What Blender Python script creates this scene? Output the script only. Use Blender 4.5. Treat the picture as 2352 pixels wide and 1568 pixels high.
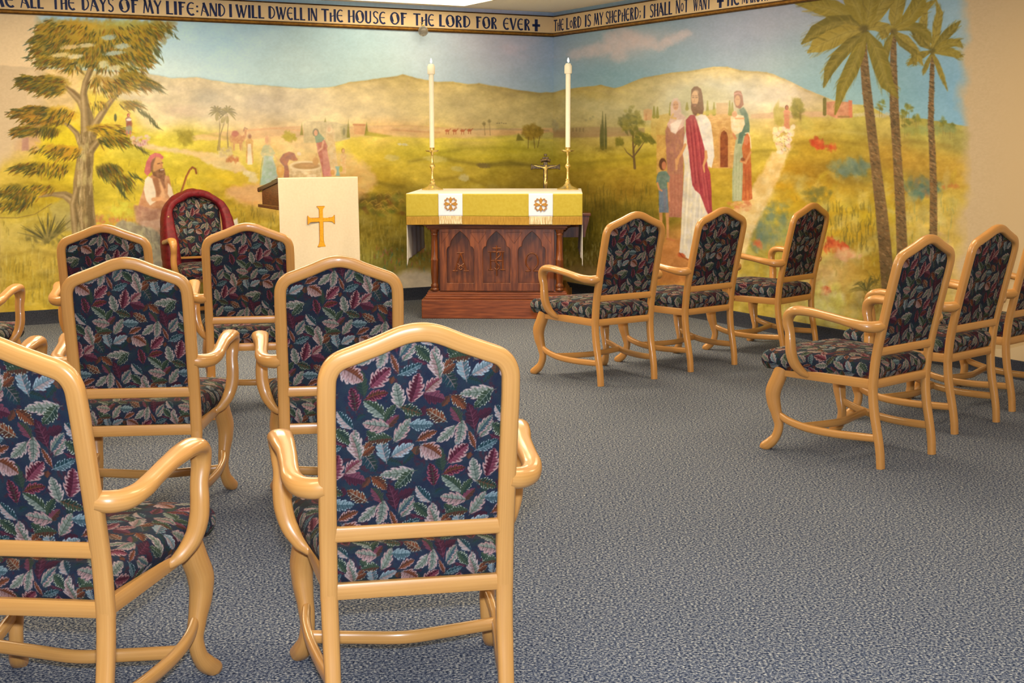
import bpy, bmesh, math, random
import numpy as np
from mathutils import Vector, Matrix

# ================================================================ camera, world, lights, exposure
scene = bpy.context.scene
for o in list(bpy.data.objects): bpy.data.objects.remove(o)
F_PX, PITCH, ROLL, CAM_H = 3008.03, math.radians(8.632163), math.radians(-0.12731), 1.4571658
cam_d = bpy.data.cameras.new('camera'); cam = bpy.data.objects.new('camera', cam_d); scene.collection.objects.link(cam)
cam_d.sensor_width = 36.0; cam_d.lens = 36.0 * F_PX / 2352.0; cam_d.clip_end = 60
cam.matrix_world = Matrix.Translation((0, 0, CAM_H)) @ Matrix.Rotation(math.pi / 2 - PITCH, 4, 'X') @ Matrix.Rotation(ROLL, 4, 'Z')
scene.camera = cam
scene.view_settings.view_transform = 'Standard'; scene.view_settings.look = 'None'
scene.view_settings.gamma = 1.0; scene.view_settings.use_curve_mapping = False
scene.view_settings.exposure = 0.13
wd = bpy.data.worlds.new('world'); scene.world = wd; wd.use_nodes = True
wd.node_tree.nodes['Background'].inputs[0].default_value = (1.0, 0.93, 0.84, 1); wd.node_tree.nodes['Background'].inputs[1].default_value = 0.25

# room corner and the two wall directions (left wall runs along DL, right wall along DR)
AL = 0.5044; CORNER = np.array([0.4074, 12.9611]); CEIL = 2.6946
DL = np.array([-math.cos(AL), -math.sin(AL)]); DR = np.array([math.sin(AL), -math.cos(AL)])
LAMP_W = (1.0, 0.80, 0.51); LAMP_E = 34.0
def room(a, b, z=0.0):
    """a metres out along the left wall, b metres out along the right wall"""
    p = CORNER + DL * a + DR * b; return (float(p[0]), float(p[1]), z)
# camera flash: the small cool light just above the lens
fl = bpy.data.lights.new('camera_flash', 'AREA'); fl.shape = 'RECTANGLE'; fl.size = 0.10; fl.size_y = 0.06; fl.energy = 160; fl.color = (0.76, 0.87, 1.0)
flo = bpy.data.objects.new('camera_flash', fl); scene.collection.objects.link(flo)
flo.matrix_world = Matrix.Translation((0.0, 0.02, CAM_H + 0.16)) @ Matrix.Rotation(math.pi / 2 - PITCH, 4, 'X')
# ================================================================ helpers
COL = scene.collection
def link(o, parent=None):
    COL.objects.link(o)
    if parent: o.parent = parent
    return o
def tag(o, label=None, cat=None, group=None, kind=None):
    if label: o['label'] = label
    if cat: o['category'] = cat
    if group: o['group'] = group
    if kind: o['kind'] = kind
    return o
def empty(name, loc=(0, 0, 0), rz=0.0, **k):
    o = bpy.data.objects.new(name, None); o.empty_display_size = 0.1; link(o); o.location = loc; o.rotation_euler = (0, 0, rz)
    return tag(o, **k)
def s2l(c):
    c = np.asarray(c, np.float64) / 255.0
    return np.where(c <= 0.04045, c / 12.92, ((c + 0.055) / 1.055) ** 2.4)
def rgb(r, g, b): return tuple(float(x) for x in s2l((r, g, b))) + (1.0,)

class MB:
    """collects vertices and faces (with uv) into one mesh"""
    def __init__(s): s.v = []; s.f = []; s.uv = []
    def add(s, vs, fs, uvs=None):
        n = len(s.v); s.v += [tuple(p) for p in vs]; s.f += [tuple(i + n for i in f) for f in fs]
        s.uv += ([tuple(u) for u in uvs] if uvs is not None else [(p[0], p[2]) for p in vs]); return s
    def box(s, c, d, rz=0.0, taper=1.0):
        cx, cy, cz = c; hx, hy, hz = d[0] / 2, d[1] / 2, d[2] / 2; cr, sr = math.cos(rz), math.sin(rz); vs = []
        for dz in (-1, 1):
            t = taper if dz > 0 else 1.0
            for dx, dy in ((-1, -1), (1, -1), (1, 1), (-1, 1)):
                x, y = dx * hx * t, dy * hy * t; vs.append((cx + x * cr - y * sr, cy + x * sr + y * cr, cz + dz * hz))
        return s.add(vs, [(3, 2, 1, 0), (4, 5, 6, 7), (0, 1, 5, 4), (1, 2, 6, 5), (2, 3, 7, 6), (3, 0, 4, 7)], [(p[0] + p[1], p[2]) for p in vs])
    def lathe(s, prof, c=(0, 0, 0), n=24, sx=1.0, sy=1.0, arc=2 * math.pi):
        vs, fs, uv = [], [], []
        for (r, z) in prof:
            for k in range(n):
                a = arc * k / n; vs.append((c[0] + r * sx * math.cos(a), c[1] + r * sy * math.sin(a), c[2] + z)); uv.append((k / n, z))
        for i in range(len(prof) - 1):
            for k in range(n): k2 = (k + 1) % n; fs.append((i * n + k, i * n + k2, (i + 1) * n + k2, (i + 1) * n + k))
        if prof[0][0] > 1e-5: fs.append(tuple(reversed(range(n))))
        if prof[-1][0] > 1e-5: fs.append(tuple(range((len(prof) - 1) * n, len(prof) * n)))
        return s.add(vs, fs, uv)
    def sweep(s, pts, ws, ref, n=16, sub=6, ex=2.6, closed=False, cap=True):
        """smooth tube: ws = list of (width across, width along ref); ref = vector held as the section's second axis"""
        P = [Vector(p) for p in pts]; W = [(w, w) if np.isscalar(w) else w for w in ws]; m = len(P); Q = []; WW = []
        def cr(a, b, c, d, t): return 0.5 * ((2 * b) + (c - a) * t + (2 * a - 5 * b + 4 * c - d) * t * t + (3 * b - a - 3 * c + d) * t ** 3)
        for i in range(m if closed else m - 1):
            a, b, c, d = (P[(i - 1) % m], P[i], P[(i + 1) % m], P[(i + 2) % m]) if closed else (P[max(i - 1, 0)], P[i], P[i + 1], P[min(i + 2, m - 1)])
            for k in range(sub):
                t = k / sub; Q.append(cr(a, b, c, d, t)); w0, w1 = W[i], W[(i + 1) % m]; tt = t * t * (3 - 2 * t)
                WW.append((w0[0] * (1 - tt) + w1[0] * tt, w0[1] * (1 - tt) + w1[1] * tt))
        if not closed: Q.append(P[-1]); WW.append(W[-1])
        N = len(Q); vs, fs, uv = [], [], []; L = 0.0
        rf = ref if callable(ref) else (lambda t, r=Vector(ref): r)
        for i in range(N):
            T = ((Q[(i + 1) % N] - Q[i - 1]) if closed else (Q[min(i + 1, N - 1)] - Q[max(i - 1, 0)])).normalized()
            if i: L += (Q[i] - Q[i - 1]).length
            S_ = T.cross(rf(i / (N - 1))).normalized(); U_ = S_.cross(T).normalized()
            for k in range(n):
                a = 2 * math.pi * k / n; c, q = math.cos(a), math.sin(a)
                x = math.copysign(abs(c) ** (2 / ex), c) * WW[i][0] / 2; y = math.copysign(abs(q) ** (2 / ex), q) * WW[i][1] / 2
                vs.append(Q[i] + S_ * x + U_ * y); uv.append((L, abs(k / n - .5) * .15))
        for i in range(N if closed else N - 1):
            j = (i + 1) % N
            for k in range(n): k2 = (k + 1) % n; fs.append((i * n + k, i * n + k2, j * n + k2, j * n + k))
        if cap and not closed:
            fs.append(tuple(reversed(range(n)))); fs.append(tuple(range((N - 1) * n, N * n)))
        return s.add(vs, fs, uv)
    def mesh(s, name, mat, smooth=True, ang=40):
        me = bpy.data.meshes.new(name); me.from_pydata(s.v, [], s.f); me.update()
        uvl = me.uv_layers.new(name='UVMap'); li = np.empty(len(me.loops), np.int32); me.loops.foreach_get('vertex_index', li)
        uvl.data.foreach_set('uv', np.array(s.uv, np.float32)[li].ravel())
        me.materials.append(mat)
        b = bmesh.new(); b.from_mesh(me); bmesh.ops.recalc_face_normals(b, faces=b.faces); b.to_mesh(me); b.free()
        if smooth: me.shade_smooth(); me.set_sharp_from_angle(angle=math.radians(ang))
        return me
    def build(s, name, mat, parent=None, smooth=True, ang=40, bev=0):
        o = bpy.data.objects.new(name, s.mesh(name, mat, smooth, ang)); link(o, parent)
        if bev:
            m = o.modifiers.new('bevel', 'BEVEL'); m.width = bev; m.segments = 2; m.limit_method = 'ANGLE'; m.angle_limit = math.radians(50)
        return o

def curve_solid(name, outlines, depth, mat, parent=None, bevel=0.0, mtx=None):
    """2-D outlines (holes allowed) extruded; local x, y in plane"""
    cu = bpy.data.curves.new(name, 'CURVE'); cu.dimensions = '2D'; cu.fill_mode = 'BOTH'; cu.extrude = depth / 2; cu.bevel_depth = bevel; cu.bevel_resolution = 1
    for ol in outlines:
        sp = cu.splines.new('POLY'); sp.points.add(len(ol) - 1)
        for p, q in zip(sp.points, ol): p.co = (q[0], q[1], 0, 1)
        sp.use_cyclic_u = True
    tmp = bpy.data.objects.new('tmp', cu); me = bpy.data.meshes.new_from_object(tmp); bpy.data.objects.remove(tmp); bpy.data.curves.remove(cu)
    me.name = name; me.materials.clear(); me.materials.append(mat)
    if mtx is not None: me.transform(mtx)
    o = bpy.data.objects.new(name, me); return link(o, parent)

def grid_mesh(name, V, mat, col=None, closed_u=False, flip=False):
    """V (nj, ni, 3) grid -> mesh, with optional per-vertex colours (linear)"""
    nj, ni = V.shape[:2]; me = bpy.data.meshes.new(name); n = nj * ni
    me.vertices.add(n); me.vertices.foreach_set('co', V.reshape(-1, 3).astype(np.float32).ravel())
    a = (np.arange(nj - 1)[:, None] * ni + np.arange(ni - 1)[None, :]).ravel()
    q = np.stack([a, a + 1, a + ni + 1, a + ni], 1)
    if flip: q = q[:, ::-1]
    nf = len(q); me.loops.add(nf * 4); me.loops.foreach_set('vertex_index', q.astype(np.int32).ravel())
    me.polygons.add(nf); me.polygons.foreach_set('loop_start', (np.arange(nf) * 4).astype(np.int32)); me.polygons.foreach_set('loop_total', np.full(nf, 4, np.int32))
    me.polygons.foreach_set('use_smooth', np.ones(nf, bool)); me.update(calc_edges=True); me.validate()
    me.materials.append(mat)
    if col is not None:
        at = me.color_attributes.new('Col', 'FLOAT_COLOR', 'POINT'); c4 = np.ones((n, 4), np.float32); c4[:, :3] = col.reshape(-1, 3); at.data.foreach_set('color', c4.ravel())
    return me

# ================================================================ materials (node based)
def nmat(name, rough=0.5, spec=0.5, metal=0.0):
    m = bpy.data.materials.new(name); m.use_nodes = True; b = m.node_tree.nodes['Principled BSDF']
    b.inputs['Roughness'].default_value = rough; b.inputs['Specular IOR Level'].default_value = spec; b.inputs['Metallic'].default_value = metal
    return m, m.node_tree.nodes, m.node_tree.links, b
def noise_col(name, c1, c2, scale=20, rough=0.5, spec=0.5, metal=0, detail=4, stretch=(1, 1, 1), bump=0.0, bscale=None, coord='Object', c3=None, coat=0, p1=.35, p2=.65):
    m, N, L, b = nmat(name, rough, spec, metal)
    tc = N.new('ShaderNodeTexCoord'); mp = N.new('ShaderNodeMapping'); mp.inputs['Scale'].default_value = stretch; L.new(tc.outputs[coord], mp.inputs[0])
    nz = N.new('ShaderNodeTexNoise'); nz.inputs['Scale'].default_value = scale; nz.inputs['Detail'].default_value = detail; L.new(mp.outputs[0], nz.inputs['Vector'])
    cr = N.new('ShaderNodeValToRGB'); e = cr.color_ramp.elements; e[0].position = p1; e[0].color = c1; e[1].position = p2; e[1].color = c2
    if c3: x = cr.color_ramp.elements.new(.5 * (p1 + p2)); x.color = c3
    L.new(nz.outputs[0], cr.inputs[0]); L.new(cr.outputs[0], b.inputs['Base Color'])
    if coat: b.inputs['Coat Weight'].default_value = coat; b.inputs['Coat Roughness'].default_value = .12
    if bump:
        n2 = N.new('ShaderNodeTexNoise'); n2.inputs['Scale'].default_value = bscale or scale; n2.inputs['Detail'].default_value = 3; L.new(mp.outputs[0], n2.inputs['Vector'])
        bp = N.new('ShaderNodeBump'); bp.inputs['Strength'].default_value = bump; bp.inputs['Distance'].default_value = .002; L.new(n2.outputs[0], bp.inputs['Height']); L.new(bp.outputs[0], b.inputs['Normal'])
    return m
M = {}
M['wood'] = noise_col('honey_wood', rgb(191, 134, 69), rgb(201, 145, 78), 6, .34, .5, 0, 5, (.6, 40, 1), coord='UV', c3=rgb(196, 139, 73), coat=.5, bump=0)
M['altar_wood'] = noise_col('altar_oak', rgb(88, 42, 17), rgb(134, 72, 32), 7, .34, .4, 0, 6, (6, 6, .8), coord='Object', c3=rgb(108, 55, 23), coat=.35)
M['altar_wood_h'] = noise_col('altar_oak_flat_grain', rgb(100, 47, 19), rgb(144, 76, 35), 6, .36, .4, 0, 6, (.8, 3, 9), coord='Object', c3=rgb(122, 61, 27), coat=.3)
M['lectern_wood'] = noise_col('lectern_wood', rgb(74, 42, 20), rgb(120, 74, 38), 9, .3, .5, 0, 5, (2, 2, 14), c3=rgb(98, 58, 28), coat=.3)
M['ivory_cloth'] = noise_col('ivory_cloth', rgb(212, 196, 170), rgb(216, 201, 176), 60, .85, .2, bump=.15, bscale=500)
M['linen'] = noise_col('white_linen', rgb(232, 228, 222), rgb(236, 233, 228), 60, .85, .2, bump=.15, bscale=600)
M['gold_cloth'] = noise_col('gold_damask', rgb(180, 162, 58), rgb(187, 170, 68), 40, .75, .25, bump=.15, bscale=700)
M['white_panel'] = noise_col('white_silk', rgb(222, 228, 250), rgb(232, 236, 252), 60, .6, .3)
M['gold_thread'] = noise_col('gold_embroidery', rgb(156, 108, 36), rgb(200, 150, 66), 160, .5, .4, .1, bump=.4, bscale=900)
M['amber_cloth'] = noise_col('amber_applique', rgb(206, 146, 24), rgb(220, 164, 44), 80, .6, .3)
M['dark_gold_edge'] = noise_col('dark_gold_cord', rgb(140, 72, 14), rgb(160, 90, 24), 120, .6, .3)
M['fringe'] = noise_col('gold_fringe', rgb(146, 108, 32), rgb(196, 156, 66), 30, .6, .3, 0, 3, (22, 22, .6), bump=.5, bscale=30)
M['fringe_white'] = noise_col('white_fringe', rgb(170, 130, 60), rgb(246, 236, 206), 30, .6, .3, 0, 3, (22, 22, .6), p1=.42, p2=.58)
M['brass'] = noise_col('brass', rgb(224, 196, 120), rgb(246, 224, 150), 30, .24, .6, .75)
M['bronze'] = noise_col('dark_bronze', rgb(40, 30, 18), rgb(92, 70, 36), 50, .3, .5, .7)
M['wax'] = noise_col('candle_wax', rgb(250, 244, 224), rgb(252, 247, 230), 20, .4, .4)
M['maroon'] = noise_col('maroon_nylon', rgb(96, 12, 26), rgb(122, 20, 34), 40, .5, .35, bump=.3, bscale=60)
M['ceiling'] = noise_col('ceiling_tile', rgb(232, 228, 222), rgb(240, 236, 230), 120, .9, .1, bump=.2, bscale=200)
M['cream_wall'] = noise_col('cream_paint', rgb(200, 172, 130), rgb(204, 176, 134), 8, .7, .25, bump=.1, bscale=300)
M['border_paint'] = noise_col('border_paint', rgb(232, 206, 162), rgb(236, 210, 166), 10, .6, .3)
M['navy_paint'] = noise_col('navy_letter_paint', rgb(28, 40, 84), rgb(38, 52, 100), 60, .6, .3)
M['gilt'] = noise_col('gilt_molding', rgb(132, 88, 26), rgb(168, 120, 40), 30, .35, .5, .35)
M['gilt_dark'] = noise_col('gilt_molding_dark', rgb(66, 42, 14), rgb(92, 62, 22), 30, .5, .4, .2)
M['cove_base'] = noise_col('carpet_cove_base', rgb(34, 38, 48), rgb(66, 68, 78), 220, .95, .1)
M['troffer_frame'] = noise_col('frame_metal', rgb(196, 190, 180), rgb(206, 200, 190), 20, .5, .4)  # pale metal rim of the ceiling panels
M['dark_slab'] = noise_col('dark_lectern_top', rgb(30, 20, 12), rgb(48, 32, 18), 20, .22, .5, coat=.4)
# lamp diffuser, flame
def emis(name, col, e):
    m, N, L, b = nmat(name); b.inputs['Base Color'].default_value = (.8, .8, .8, 1); b.inputs['Emission Color'].default_value = tuple(col) + (1,); b.inputs['Emission Strength'].default_value = e; return m
M['diffuser'] = emis('lamp_diffuser', LAMP_W, LAMP_E); M['diffuser_low'] = emis('lamp_diffuser_low', LAMP_W, LAMP_E * .13); M['diffuser_dim'] = emis('lamp_diffuser_dimmed', LAMP_W, LAMP_E * .42); M['flame'] = emis('flame_glow', (1.0, .86, .6), 30)  # low and dim strengths chosen only to balance the room light
g, N, L, b = nmat('clear_glass', .03, .5); b.inputs['Transmission Weight'].default_value = .85; b.inputs['Base Color'].default_value = (.75, .74, .68, 1); b.inputs['IOR'].default_value = 1.45; M['glass'] = g
# carpet: speckled loop pile
m, N, L, b = nmat('speckled_carpet', .95, .12)
tc = N.new('ShaderNodeTexCoord'); n1 = N.new('ShaderNodeTexNoise'); n1.inputs['Scale'].default_value = 118; n1.inputs['Detail'].default_value = 3.0; n1.inputs['Roughness'].default_value = .7; L.new(tc.outputs['Object'], n1.inputs['Vector'])
cr = N.new('ShaderNodeValToRGB'); els = cr.color_ramp.elements; els[0].position = .38; els[0].color = rgb(20, 30, 52); els[1].position = .66; els[1].color = rgb(186, 186, 182)
for p, c in ((.45, rgb(58, 70, 96)), (.51, rgb(94, 102, 120)), (.57, rgb(130, 134, 138))): x = els.new(p); x.color = c
L.new(n1.outputs[0], cr.inputs[0]); n2 = N.new('ShaderNodeTexNoise'); n2.inputs['Scale'].default_value = 1.3; L.new(tc.outputs['Object'], n2.inputs['Vector'])
mx = N.new('ShaderNodeMix'); mx.data_type = 'RGBA'; mx.blend_type = 'MULTIPLY'; mx.inputs[0].default_value = .12; L.new(cr.outputs[0], mx.inputs[6]); L.new(n2.outputs[0], mx.inputs[7]); L.new(mx.outputs[2], b.inputs['Base Color'])
bp = N.new('ShaderNodeBump'); bp.inputs['Strength'].default_value = .3; bp.inputs['Distance'].default_value = .002; L.new(n1.outputs[0], bp.inputs['Height']); L.new(bp.outputs[0], b.inputs['Normal']); M['carpet'] = m
# painted wall and woven fabric read the colours painted on their own surface
def attr_mat(name, rough, spec, bscale, bump, sheen=0.0, wave=False):
    m, N, L, b = nmat(name, rough, spec); a = N.new('ShaderNodeVertexColor'); a.layer_name = 'Col'; L.new(a.outputs[0], b.inputs['Base Color'])
    tc = N.new('ShaderNodeTexCoord'); nz = N.new('ShaderNodeTexNoise'); nz.inputs['Scale'].default_value = bscale; L.new(tc.outputs['Object'], nz.inputs['Vector'])
    bp = N.new('ShaderNodeBump'); bp.inputs['Strength'].default_value = bump; bp.inputs['Distance'].default_value = .0015; L.new(nz.outputs[0], bp.inputs['Height']); L.new(bp.outputs[0], b.inputs['Normal'])
    if sheen: b.inputs['Sheen Weight'].default_value = sheen
    return m
M['mural'] = attr_mat('painted_mural', .6, .25, 120, .15); M['tapestry'] = attr_mat('leaf_tapestry', .85, .15, 700, .35)
# ================================================================ mural painter
# ------------------------------------------------------------------ painting engine (numpy, no files)
CX0, CY0, CW, CH = -60, -30, 2480, 960          # layout sheet of the two painted walls
RNG = np.random.RandomState(7)

def vnoise(shape, cell, seed, octv=3, ax=1.0):
    """value noise 0..1 on a pixel grid; cell in px, ax stretches x"""
    rs = np.random.RandomState(seed)
    H, W = shape
    out = np.zeros(shape, np.float32); amp = 1.0; tot = 0
    for o in range(octv):
        cy = max(cell / 2 ** o, 1.5); cx = max(cell * ax / 2 ** o, 1.5)
        gh, gw = int(H / cy) + 3, int(W / cx) + 3
        g = rs.rand(gh, gw).astype(np.float32)
        yy = np.arange(H) / cy; xx = np.arange(W) / cx
        y0 = yy.astype(int); x0 = xx.astype(int)
        fy = (yy - y0); fx = (xx - x0); fy = fy * fy * (3 - 2 * fy); fx = fx * fx * (3 - 2 * fx)
        a = g[y0][:, x0]; b = g[y0][:, x0 + 1]; c = g[y0 + 1][:, x0]; d = g[y0 + 1][:, x0 + 1]
        fx = fx[None, :]; fy = fy[:, None]
        out += amp * ((a * (1 - fx) + b * fx) * (1 - fy) + (c * (1 - fx) + d * fx) * fy)
        tot += amp; amp *= 0.55
    return out / tot

class Sheet:
    def __init__(s, w, h, x0=0, y0=0, bg=(0, 0, 0)):
        s.w, s.h, s.x0, s.y0 = w, h, x0, y0
        s.a = np.empty((h, w, 3), np.float32); s.a[:] = np.array(bg, np.float32)
    def win(s, xa, ya, xb, yb):
        i0 = max(int(xa - s.x0) - 1, 0); i1 = min(int(xb - s.x0) + 2, s.w)
        j0 = max(int(ya - s.y0) - 1, 0); j1 = min(int(yb - s.y0) + 2, s.h)
        if i1 <= i0 or j1 <= j0: return None
        X = (np.arange(i0, i1) + s.x0).astype(np.float32)[None, :]
        Y = (np.arange(j0, j1) + s.y0).astype(np.float32)[:, None]
        return (slice(j0, j1), slice(i0, i1)), X, Y
    def mix(s, sl, m, col):
        col = np.asarray(col, np.float32)
        s.a[sl] += (col - s.a[sl]) * m[..., None]
    def stroke(s, pts, w, col, al=1.0, soft=0.8):
        """tapered polyline. w = number or list of widths"""
        n = len(pts)
        ws = [w] * n if np.isscalar(w) else list(w)
        mx = max(ws) + 2
        xs = [p[0] for p in pts]; ys = [p[1] for p in pts]
        r = s.win(min(xs) - mx, min(ys) - mx, max(xs) + mx, max(ys) + mx)
        if r is None: return
        sl, X, Y = r; best = None
        for k in range(n - 1):
            ax, ay = pts[k]; dx, dy = pts[k + 1][0] - ax, pts[k + 1][1] - ay
            L2 = dx * dx + dy * dy + 1e-6
            t = np.clip(((X - ax) * dx + (Y - ay) * dy) / L2, 0, 1)
            d = np.hypot(X - ax - t * dx, Y - ay - t * dy) - 0.5 * (ws[k] * (1 - t) + ws[k + 1] * t)
            best = d if best is None else np.minimum(best, d)
        s.mix(sl, np.clip(0.5 - best / (2 * soft), 0, 1) * al, col)
    def blob(s, cx, cy, rx, ry, col, al=1.0, ang=0, soft=0.4, rag=0, seed=0):
        R = max(rx, ry) * 1.5 + 3
        r = s.win(cx - R, cy - R, cx + R, cy + R)
        if r is None: return
        sl, X, Y = r; c, sn = math.cos(ang), math.sin(ang)
        u = ((X - cx) * c + (Y - cy) * sn) / rx; v = (-(X - cx) * sn + (Y - cy) * c) / ry
        d = np.hypot(u, v)
        if rag: d = d + rag * (vnoise(d.shape, max(min(rx, ry) * 0.5, 2.5), seed or int(cx * 7 + cy), 2) - 0.5) * 2
        s.mix(sl, np.clip((1 - d) / soft + 0.5, 0, 1) * al, col)
    def poly(s, pts, col, al=1.0, soft=1.0, rag=0, seed=1, vary=0, col2=None, cell=14, ax=1.0):
        xs = [p[0] for p in pts]; ys = [p[1] for p in pts]; m = soft * 2 + rag + 2
        r = s.win(min(xs) - m, min(ys) - m, max(xs) + m, max(ys) + m)
        if r is None: return
        sl, X, Y = r
        shp = (Y.shape[0], X.shape[1])
        Xw = np.broadcast_to(X, shp); Yw = np.broadcast_to(Y, shp)
        if rag:
            Xw = Xw + rag * (vnoise(shp, 9, seed, 2) - 0.5) * 2; Yw = Yw + rag * (vnoise(shp, 9, seed + 1, 2) - 0.5) * 2
        ins = np.zeros(shp, bool); dm = np.full(shp, 1e9, np.float32); n = len(pts)
        for k in range(n):
            ax_, ay = pts[k]; bx, by = pts[(k + 1) % n]
            if ay != by:
                c = ((ay > Yw) != (by > Yw)) & (Xw < (bx - ax_) * (Yw - ay) / (by - ay) + ax_)
                ins ^= c
            dx, dy = bx - ax_, by - ay; L2 = dx * dx + dy * dy + 1e-6
            t = np.clip(((Xw - ax_) * dx + (Yw - ay) * dy) / L2, 0, 1)
            dm = np.minimum(dm, np.hypot(Xw - ax_ - t * dx, Yw - ay - t * dy))
        sd = np.where(ins, -dm, dm)
        mask = np.clip(0.5 - sd / (2 * soft), 0, 1) * al
        if col2 is not None:
            nz = np.clip((vnoise(shp, cell, seed + 5, 3, ax) - 0.5) * 2.4 + 0.5, 0, 1)[..., None]
            cc = np.asarray(col, np.float32) * (1 - nz) + np.asarray(col2, np.float32) * nz
            s.a[sl] += (cc - s.a[sl]) * mask[..., None]
        else:
            s.mix(sl, mask, col)

def field(samples, W, H, x0, y0, sig, step=8):
    """smooth colour field through colour samples (x, y, r, g, b)"""
    S = np.array(samples, np.float32)
    gx = np.arange(0, W + step, step) + x0; gy = np.arange(0, H + step, step) + y0
    X, Y = np.meshgrid(gx, gy)
    acc = np.zeros(X.shape + (3,), np.float32); ws = np.zeros(X.shape, np.float32)
    for x, y, r, g, b in S:
        d2 = ((X - x) / 1.5) ** 2 + (Y - y) ** 2
        w = np.exp(-d2 / (2 * sig * sig)) + 1e-3 / (1 + d2 / 400) ** 2
        acc += w[..., None] * np.array([r, g, b], np.float32); ws += w
    G = acc / ws[..., None]
    xx = np.arange(W) / step; yy = np.arange(H) / step
    xi = xx.astype(int); yi = yy.astype(int); fx = (xx - xi)[None, :, None]; fy = (yy - yi)[:, None, None]
    return ((G[yi][:, xi] * (1 - fx) + G[yi][:, xi + 1] * fx) * (1 - fy) + (G[yi + 1][:, xi] * (1 - fx) + G[yi + 1][:, xi + 1] * fx) * fy)

def interp_line(pts, x):
    p = sorted(pts); return np.interp(x, [q[0] for q in p], [q[1] for q in p])

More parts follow.
